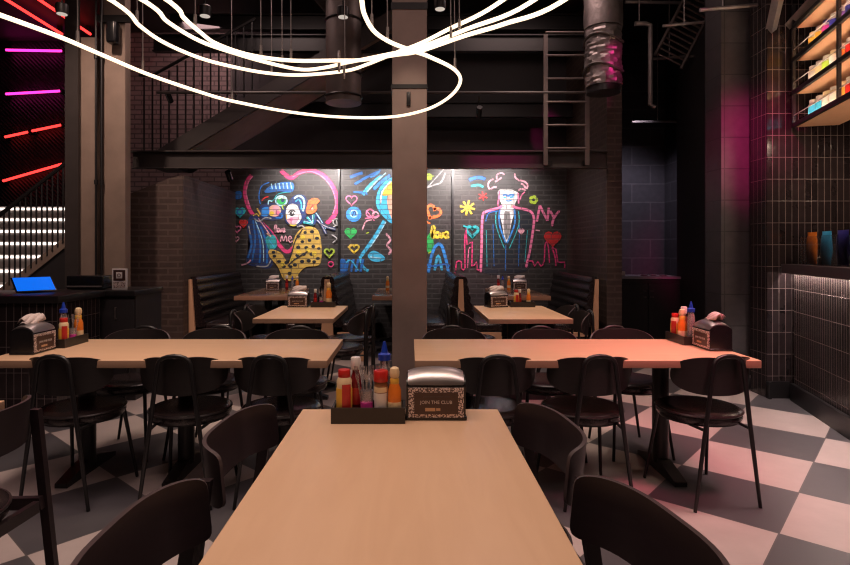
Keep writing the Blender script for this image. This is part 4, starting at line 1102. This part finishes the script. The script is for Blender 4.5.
p.stroke([(215, 385), (222, 358), (230, 380), (240, 358), (246, 385)], 5, 'palepink').stroke([(252, 372), (268, 370), (260, 358), (252, 372), (262, 388), (272, 380)], 5, 'palepink')
p.done('lettering', m1)
p.heart((25, 245), 24, 'teal').ring((25, 245), 12, 6, 'blue').done('painted_heart', m1)
p.poly([(5, 155), (28, 152), (28, 178), (5, 180)], 'blue').done('painted_square', m1)
for c, r, k, w_ in (((42, 298), 18, 'red', None), ((12, 325), 17, 'hot', 6), ((8, 372), 13, 'palepink', 5), ((445, 435), 22, 'lime', 8)): p.heart(c, r, k, w_).done('painted_heart', m1)
p.ring((478, 292), 15, 5, 'ltgrey').done('painted_ring', m1)
p.ring((452, 490), 12, 5, 'pink').done('painted_ring', m1)
p.stroke([(455, 350), (480, 370), (460, 390)], 5, 'ltgrey').done('painted_squiggle', m1)
p.poly([(500, 470), (520, 480), (520, 540), (495, 530)], 'blue').done('painted_patch', m1)

m2 = thing('wall_mural', 'middle graffiti mural in cyan and yellow, half hidden by the concrete pillar', 'mural', (0, 0, 0))
p = Painter(335, 160, 4.7)
for a, c, w in ((((70, 80), (130, 60)), 'blue', 14), (((90, 115), (160, 75), (215, 50)), 'blue', 12), (((130, 165), (165, 120), (222, 72)), 'cyan', 16), (((150, 150), (200, 95), (240, 60)), 'pale cyan', 6), (((85, 150), (140, 155), (150, 165)), 'blue', 8), (((180, 140), (215, 105), (260, 70)), 'bright blue', 14), (((165, 80), (190, 70), (215, 45)), 'bright blue', 9)):
    p.stroke(a, w, c)
p.done('blue_rays', m2)
p.poly([(205, 200), (205, 150), (235, 105), (280, 82), (350, 85), (400, 130), (405, 230), (380, 300), (320, 310), (260, 290), (220, 240)], 'cyan')
p.poly([(222, 160), (245, 120), (290, 98), (350, 102), (390, 150), (340, 172), (260, 165)], 'yellow')
p.poly([(250, 172), (330, 180), (380, 200), (365, 270), (315, 290), (270, 275)], 'peach')
p.stroke([(250, 92), (210, 145), (200, 205), (222, 250), (265, 292)], 13, 'cyan').stroke([(262, 100), (222, 150), (214, 205)], 6, 'white')
p.stroke([(232, 285), (200, 340), (160, 400), (122, 452)], 15, 'cyan').stroke([(240, 290), (205, 350), (165, 410)], 5, 'pale cyan')
p.stroke([(240, 345), (260, 375), (245, 400), (262, 425), (250, 445)], 9, 'palepink')
p.poly([(158, 448), (180, 430), (215, 445), (232, 465), (200, 475), (170, 468)], 'cyan').stroke([(165, 455), (215, 462)], 5, 'pale cyan')
p.stroke([(118, 450), (130, 500), (158, 522)], 13, 'cyan')
p.done('blue_figure', m2)
p.heart((78, 188), 26, 'hot', 5).done('painted_heart', m2)
p.disc((88, 255), 33, 'bright blue').ring((88, 252), 16, 5, 'pale cyan').stroke([(80, 265), (92, 240), (100, 262)], 5, 'navy').done('painted_disc', m2)
p.ring((165, 250), 18, 7, 'hot').ring((190, 258), 14, 6, 'palepink').stroke([(140, 275), (175, 270), (210, 262)], 6, 'hot').stroke([(128, 330), (145, 290), (175, 280)], 6, 'palepink').stroke([(150, 240), (185, 285)], 5, 'hot').done('painted_flower', m2)
p.heart((74, 342), 26, 'green').done('painted_heart', m2)
p.heart((90, 415), 22, 'yellow', 8).stroke([(60, 410), (85, 400)], 6, 'gold').done('painted_heart', m2)
p.stroke([(145, 345), (160, 340)], 5, 'lime').done('painted_dash', m2)
for x in (30, 52, 75, 98, 120): p.stroke([(x, 525), (x + 12, 465)], 11, 'blue')
p.stroke([(25, 520), (70, 470), (110, 520)], 6, 'cyan').done('painted_grass', m2)
p = Painter(425, 160, 4.707); p.layer = 20
p.stroke([(-20, 140), (30, 122), (75, 105), (95, 60)], 7, 'ltgrey').stroke([(10, 130), (60, 75), (90, 40)], 5, 'ltgrey').disc((18, 80), 14, 'lime').stroke([(5, 85), (40, 75)], 6, 'lime')
p.done('painted_arrow', m2)
p.heart((38, 245), 34, 'orange', 13, .5).stroke([(5, 290), (25, 300)], 8, 'orange').done('painted_heart', m2)
p.poly([(8, 380), (28, 345), (38, 420), (15, 430)], 'green').stroke([(15, 440), (30, 430)], 6, 'lime').done('painted_leaf', m2)
p.stroke([(15, 530), (30, 455), (50, 405), (75, 400), (95, 455), (110, 525)], 13, 'bright blue').stroke([(45, 520), (62, 450), (80, 520)], 12, 'cyan').stroke([(5, 490), (35, 500), (90, 490), (118, 500)], 9, 'blue').done('painted_arch', m2)
p.love(30, 365, 56, 'yellow', 12)
p.done('lettering', m2)

m3 = thing('wall_mural', 'right graffiti mural of a suited man outlined in pink', 'mural', (0, 0, 0))
p = Painter(425, 160, 4.707)
p.stroke([(205, 95), (250, 82), (285, 92)], 16, 'blue').stroke([(215, 122), (255, 118), (275, 128)], 11, 'teal')
p.done('painted_cloud', m3)
p.poly([(262, 525), (268, 400), (272, 262), (300, 240), (350, 228), (385, 240), (430, 228), (495, 245), (510, 285), (498, 400), (475, 520)], 'dark')
p.poly([(355, 228), (415, 228), (402, 300), (383, 385), (366, 300)], 'white').poly([(378, 245), (394, 245), (398, 310), (384, 370), (374, 310)], 'grey')
p.stroke([(352, 228), (350, 300), (380, 392)], 7, 'bright blue').stroke([(420, 228), (422, 300), (386, 392)], 7, 'bright blue').stroke([(335, 240), (335, 310), (375, 420)], 4, 'teal').stroke([(440, 240), (440, 310), (395, 420)], 4, 'teal')
p.stroke([(285, 290), (300, 250), (345, 240)], 5, 'blue').stroke([(380, 400), (378, 520)], 4, 'blue').stroke([(320, 300), (325, 500)], 3, 'blue').stroke([(445, 300), (440, 500)], 3, 'blue').stroke([(288, 330), (292, 500)], 3, 'teal').stroke([(482, 330), (470, 480)], 3, 'teal')
p.heart((453, 335), 12, 'palepink')
p.done('suit', m3)
q = Painter(475, 165, 8.08); q.layer = 60; q.mb = p.mb; q.soft = p.soft
q.poly([(200, 215), (250, 190), (320, 205), (332, 260), (312, 300), (300, 350), (270, 362), (238, 350), (225, 305), (204, 260)], 'white', edge=26)
q.stroke([(222, 246), (245, 240), (268, 250), (290, 240), (318, 244)], 14, 'bright blue').stroke([(228, 262), (250, 262)], 12, 'cyan').stroke([(280, 262), (312, 256)], 12, 'cyan').stroke([(250, 290), (275, 292), (295, 285)], 9, 'bright blue').stroke([(222, 320), (232, 345)], 8, 'peach').stroke([(304, 318), (292, 345)], 8, 'peach').stroke([(275, 262), (280, 280)], 6, 'pale cyan')
p.done('face', m3)
q.mb = p.mb; q.soft = p.soft
q.poly([(150, 168), (190, 120), (240, 72), (310, 62), (350, 130), (400, 150), (420, 200), (345, 212), (300, 190), (235, 188), (160, 186)], 'hair', edge=14)
for a in (((118, 200), (105, 165), (118, 130), (150, 115)), ((175, 118), (178, 80), (215, 65), (238, 82)), ((160, 135), (190, 120), (215, 100)), ((318, 68), (328, 105), (360, 128)), ((362, 122), (405, 138), (424, 165), (415, 195)), ((370, 150), (395, 165), (408, 190)), ((348, 205), (375, 195), (410, 205)), ((125, 195), (150, 180), (175, 178))):
    q.stroke(a, 13, 'palepink')
p.layer = 90
p.done('hair', m3)
p.stroke([(262, 528), (266, 400), (270, 268), (290, 242), (345, 226), (362, 215)], 11, 'hot').stroke([(412, 218), (435, 226), (492, 240), (512, 275), (505, 350), (492, 430), (475, 505)], 11, 'hot')
p.stroke([(342, 215), (348, 175), (350, 145)], 8, 'hot').stroke([(440, 205), (438, 155)], 7, 'hot').stroke([(445, 190), (455, 165), (470, 150)], 6, 'hot')
p.done('pink_outline', m3)
for k in range(4):
    a = PI * k / 4 + .2; p.stroke([(200 - 36 * math.cos(a), 225 - 36 * math.sin(a)), (200 + 36 * math.cos(a), 225 + 36 * math.sin(a))], 9, 'yellow')
p.done('painted_star', m3)
for k in range(3):
    a = PI * k / 3 + .4; p.stroke([(272 - 22 * math.cos(a), 170 - 22 * math.sin(a)), (272 + 22 * math.cos(a), 170 + 22 * math.sin(a))], 6, 'red')
p.done('painted_star', m3)
for k in range(5):
    a = 2 * PI * k / 5; p.disc((510 + 11 * math.cos(a), 188 + 11 * math.sin(a)), 8, 'lime')
p.disc((510, 188), 5, 'dark').done('painted_flower', m3)
p.heart((222, 335), 27, 'teal', 13).stroke([(180, 310), (205, 318)], 7, 'teal').done('painted_heart', m3)
p.heart((600, 368), 38, 'red').done('painted_heart', m3)
p.stroke([(520, 330), (540, 333)], 5, 'palepink').done('painted_dash', m3)
p.stroke([(525, 290), (540, 215)], 11, 'hot').stroke([(540, 215), (575, 285)], 11, 'hot').stroke([(575, 285), (582, 225)], 11, 'hot').stroke([(588, 240), (605, 270)], 11, 'hot').stroke([(632, 238), (605, 275), (596, 312)], 11, 'hot')
p.done('lettering', m3)
p.stroke([(480, 478), (505, 475), (515, 500), (530, 478), (545, 500), (560, 475), (563, 410), (570, 385), (580, 412), (585, 490)], 6, 'pink', n=2).stroke([(600, 420), (612, 460), (615, 500)], 7, 'pink').stroke([(590, 415), (615, 420), (625, 480), (655, 480), (655, 512)], 6, 'pink', n=2).done('skyline_outline', m3)
p.stroke([(145, 520), (148, 480), (170, 478), (172, 510), (188, 508), (186, 400), (192, 320), (198, 400), (222, 385), (220, 500), (242, 480), (245, 515), (258, 515)], 6, 'pink', n=2).stroke([(200, 510), (205, 420), (215, 415)], 5, 'hot', n=2)
p.done('skyline_outline', m3)
for x, lab in ((at(339, 0, WY - .02).x, 'slim black strip between the couple mural and the middle mural'), (at(452.5, 0, WY - .02).x, 'slim black strip between the middle mural and the suited man mural')):
    o = MB().box((x, WY - .03, 1.55), (.03, .04, 2.0)).build('wall_strip', 'blackmetal'); tag(o, lab, 'strip', 'strips between the murals')

# ------------------------------------------------------------------ lights
def light(kind, name, loc, energy, col=(1, 1, 1), target=None, size=.1, spot=None, blend=.6, sy=None):
    l = bpy.data.lights.new(name, kind); l.energy = energy; l.color = col
    o = bpy.data.objects.new(name, l); COL.objects.link(o); o.location = loc
    if target is not None: o.rotation_euler = (Vector(target) - Vector(loc)).to_track_quat('-Z', 'Y').to_euler()
    if kind == 'SPOT': l.spot_size = math.radians(spot or 60); l.spot_blend = blend; l.shadow_soft_size = size
    elif kind == 'AREA':
        l.size = size
        if sy: l.shape = 'RECTANGLE'; l.size_y = sy
    else: l.shadow_soft_size = size
    return o
W1 = (1.0, .90, .86)
for x, tx, e in ((-1.80, -1.80, 85), (-1.20, -1.20, 190), (-.32, -.36, 100), (.72, .66, 230), (1.40, 1.42, 100)):
    light('SPOT', 'mural spot', (x, 7.75, 2.72), e, W1, (tx, WY, 2.0), .03, 92, 1.0)
WARM = (1.0, .76, .58)
for x, y, e in ((-1.0, 5.2, 300), (1.0, 5.2, 300)):
    light('SPOT', 'table fill spot', (x, y, 4.55), e, WARM, (x, y + .05, 0), .06, 44, .9)  # added fill over the back tables, no fixture hangs at these points
for x, y, e in ((-1.5, 3.3, 230), (.9, 3.3, 190), (-.05, 1.4, 175)):
    light('SPOT', 'table fill spot', (x, y, 4.55), e, WARM, (x, y + .1, 0), .5, 46, .9)  # extra soft fill for the middle and foreground tabletops, without fixtures
light('SPOT', 'pier fill spot', (-3.0, 4.2, 4.55), 260, (1.0, .70, .56), (-3.05, 5.9, 2.2), .08, 60, .9)  # unseen spot put in to brighten the concrete piers
light('SPOT', 'booth fill spot', (-1.9, 6.0, 4.55), 110, (1.0, .70, .58), (-2.2, 6.9, .8), .08, 50, .9)  # added to lift the wooden bench ends at left, no fixture
light('SPOT', 'booth fill spot', (1.3, 5.8, 4.55), 170, (1.0, .70, .58), (1.6, 6.9, .8), .08, 50, .9)  # same kind of added fill for the right booth benches
light('SPOT', 'pink stage lamp', (1.9, 1.6, 4.2), 600, (1.0, .10, .20), (1.5, 3.5, .75), .5, 30, .9)
light('SPOT', 'magenta stage lamp', (2.2, 3.2, 3.2), 480, (1.0, .02, .26), (3.17, 5.42, 2.3), .12, 27, 1.0)
light('SPOT', 'magenta stage lamp', (3.0, 3.0, 3.9), 300, (1.0, .03, .32), (2.26, 6.2, 3.32), .06, 10, .9)
light('SPOT', 'magenta stage lamp', (1.2, 4.6, 3.7), 110, (1.0, .03, .32), (1.1, 6.85, 2.42), .06, 24, .9)
light('SPOT', 'kitchen lamp', (3.3, 8.0, 3.4), 75, (1.0, .85, 1.0), (3.6, 9.2, 1.3), .1, 85, .9)
light('SPOT', 'floor fill right', (2.7, 2.9, 4.5), 500, (1.0, .60, .56), (2.5, 2.6, 0), .4, 66, .9)  # overhead fill added to brighten the right side of the floor
light('SPOT', 'floor fill left', (-1.6, 2.4, 4.5), 170, (1.0, .74, .66), (-1.6, 2.4, 0), .4, 66, .9)  # matching overhead fill added for the floor at left
light('SPOT', 'pillar lamp', (.03, 3.4, 3.3), 32, WARM, (0, 4.3, 2.25), .04, 34, 1.0)
light('AREA', 'bar bounce fill', (3.62, 3.9, 1.25), 8, (1.0, .70, .48), (3.62, 3.9, 3), .5)  # unseen upward fill, stands in for counter bounce on the shelf underside
light('AREA', 'pouch fill', (3.5, 4.3, 2.35), 9, (1.0, .74, .55), (3.42, 4.5, 1.2), .3)  # invented fill so the pouches on the bar come out brighter
light('AREA', 'stairwell fill', (-2.9, 7.9, 4.5), 10, (1.0, .62, .60), (-3.1, 8.85, 3.0), .5)  # added fill that lifts the pale brick behind the upper stairs
for x, y, e in ((-1.6, 1.2, 42), (1.4, 1.2, 42), (-1.6, 6.0, 24), (1.4, 6.0, 24)):
    light('AREA', 'ceiling fill', (x, y, 4.66), e, (1.0, .70, .64), (x, y, 0), 1.2)  # broad soft fill added for the whole room, no lamp modelled

w = bpy.data.worlds.new('room ambience'); scene.world = w; w.use_nodes = True
w.node_tree.nodes['Background'].inputs[0].default_value = (.35, .22, .24, 1); w.node_tree.nodes['Background'].inputs[1].default_value = .02

vs = scene.view_settings
scene.display_settings.display_device = 'sRGB'
vs.view_transform = 'Standard'; vs.look = 'None'; vs.gamma = 1; vs.use_curve_mapping = False; vs.exposure = 0
scene.cycles.transparent_max_bounces = 32; scene.cycles.filter_width = 1.2; scene.cycles.max_bounces = 7; scene.cycles.diffuse_bounces = 4; scene.cycles.glossy_bounces = 4; scene.cycles.transmission_bounces = 6
scene.cycles.sample_clamp_indirect = 4; scene.cycles.caustics_reflective = False; scene.cycles.caustics_refractive = False
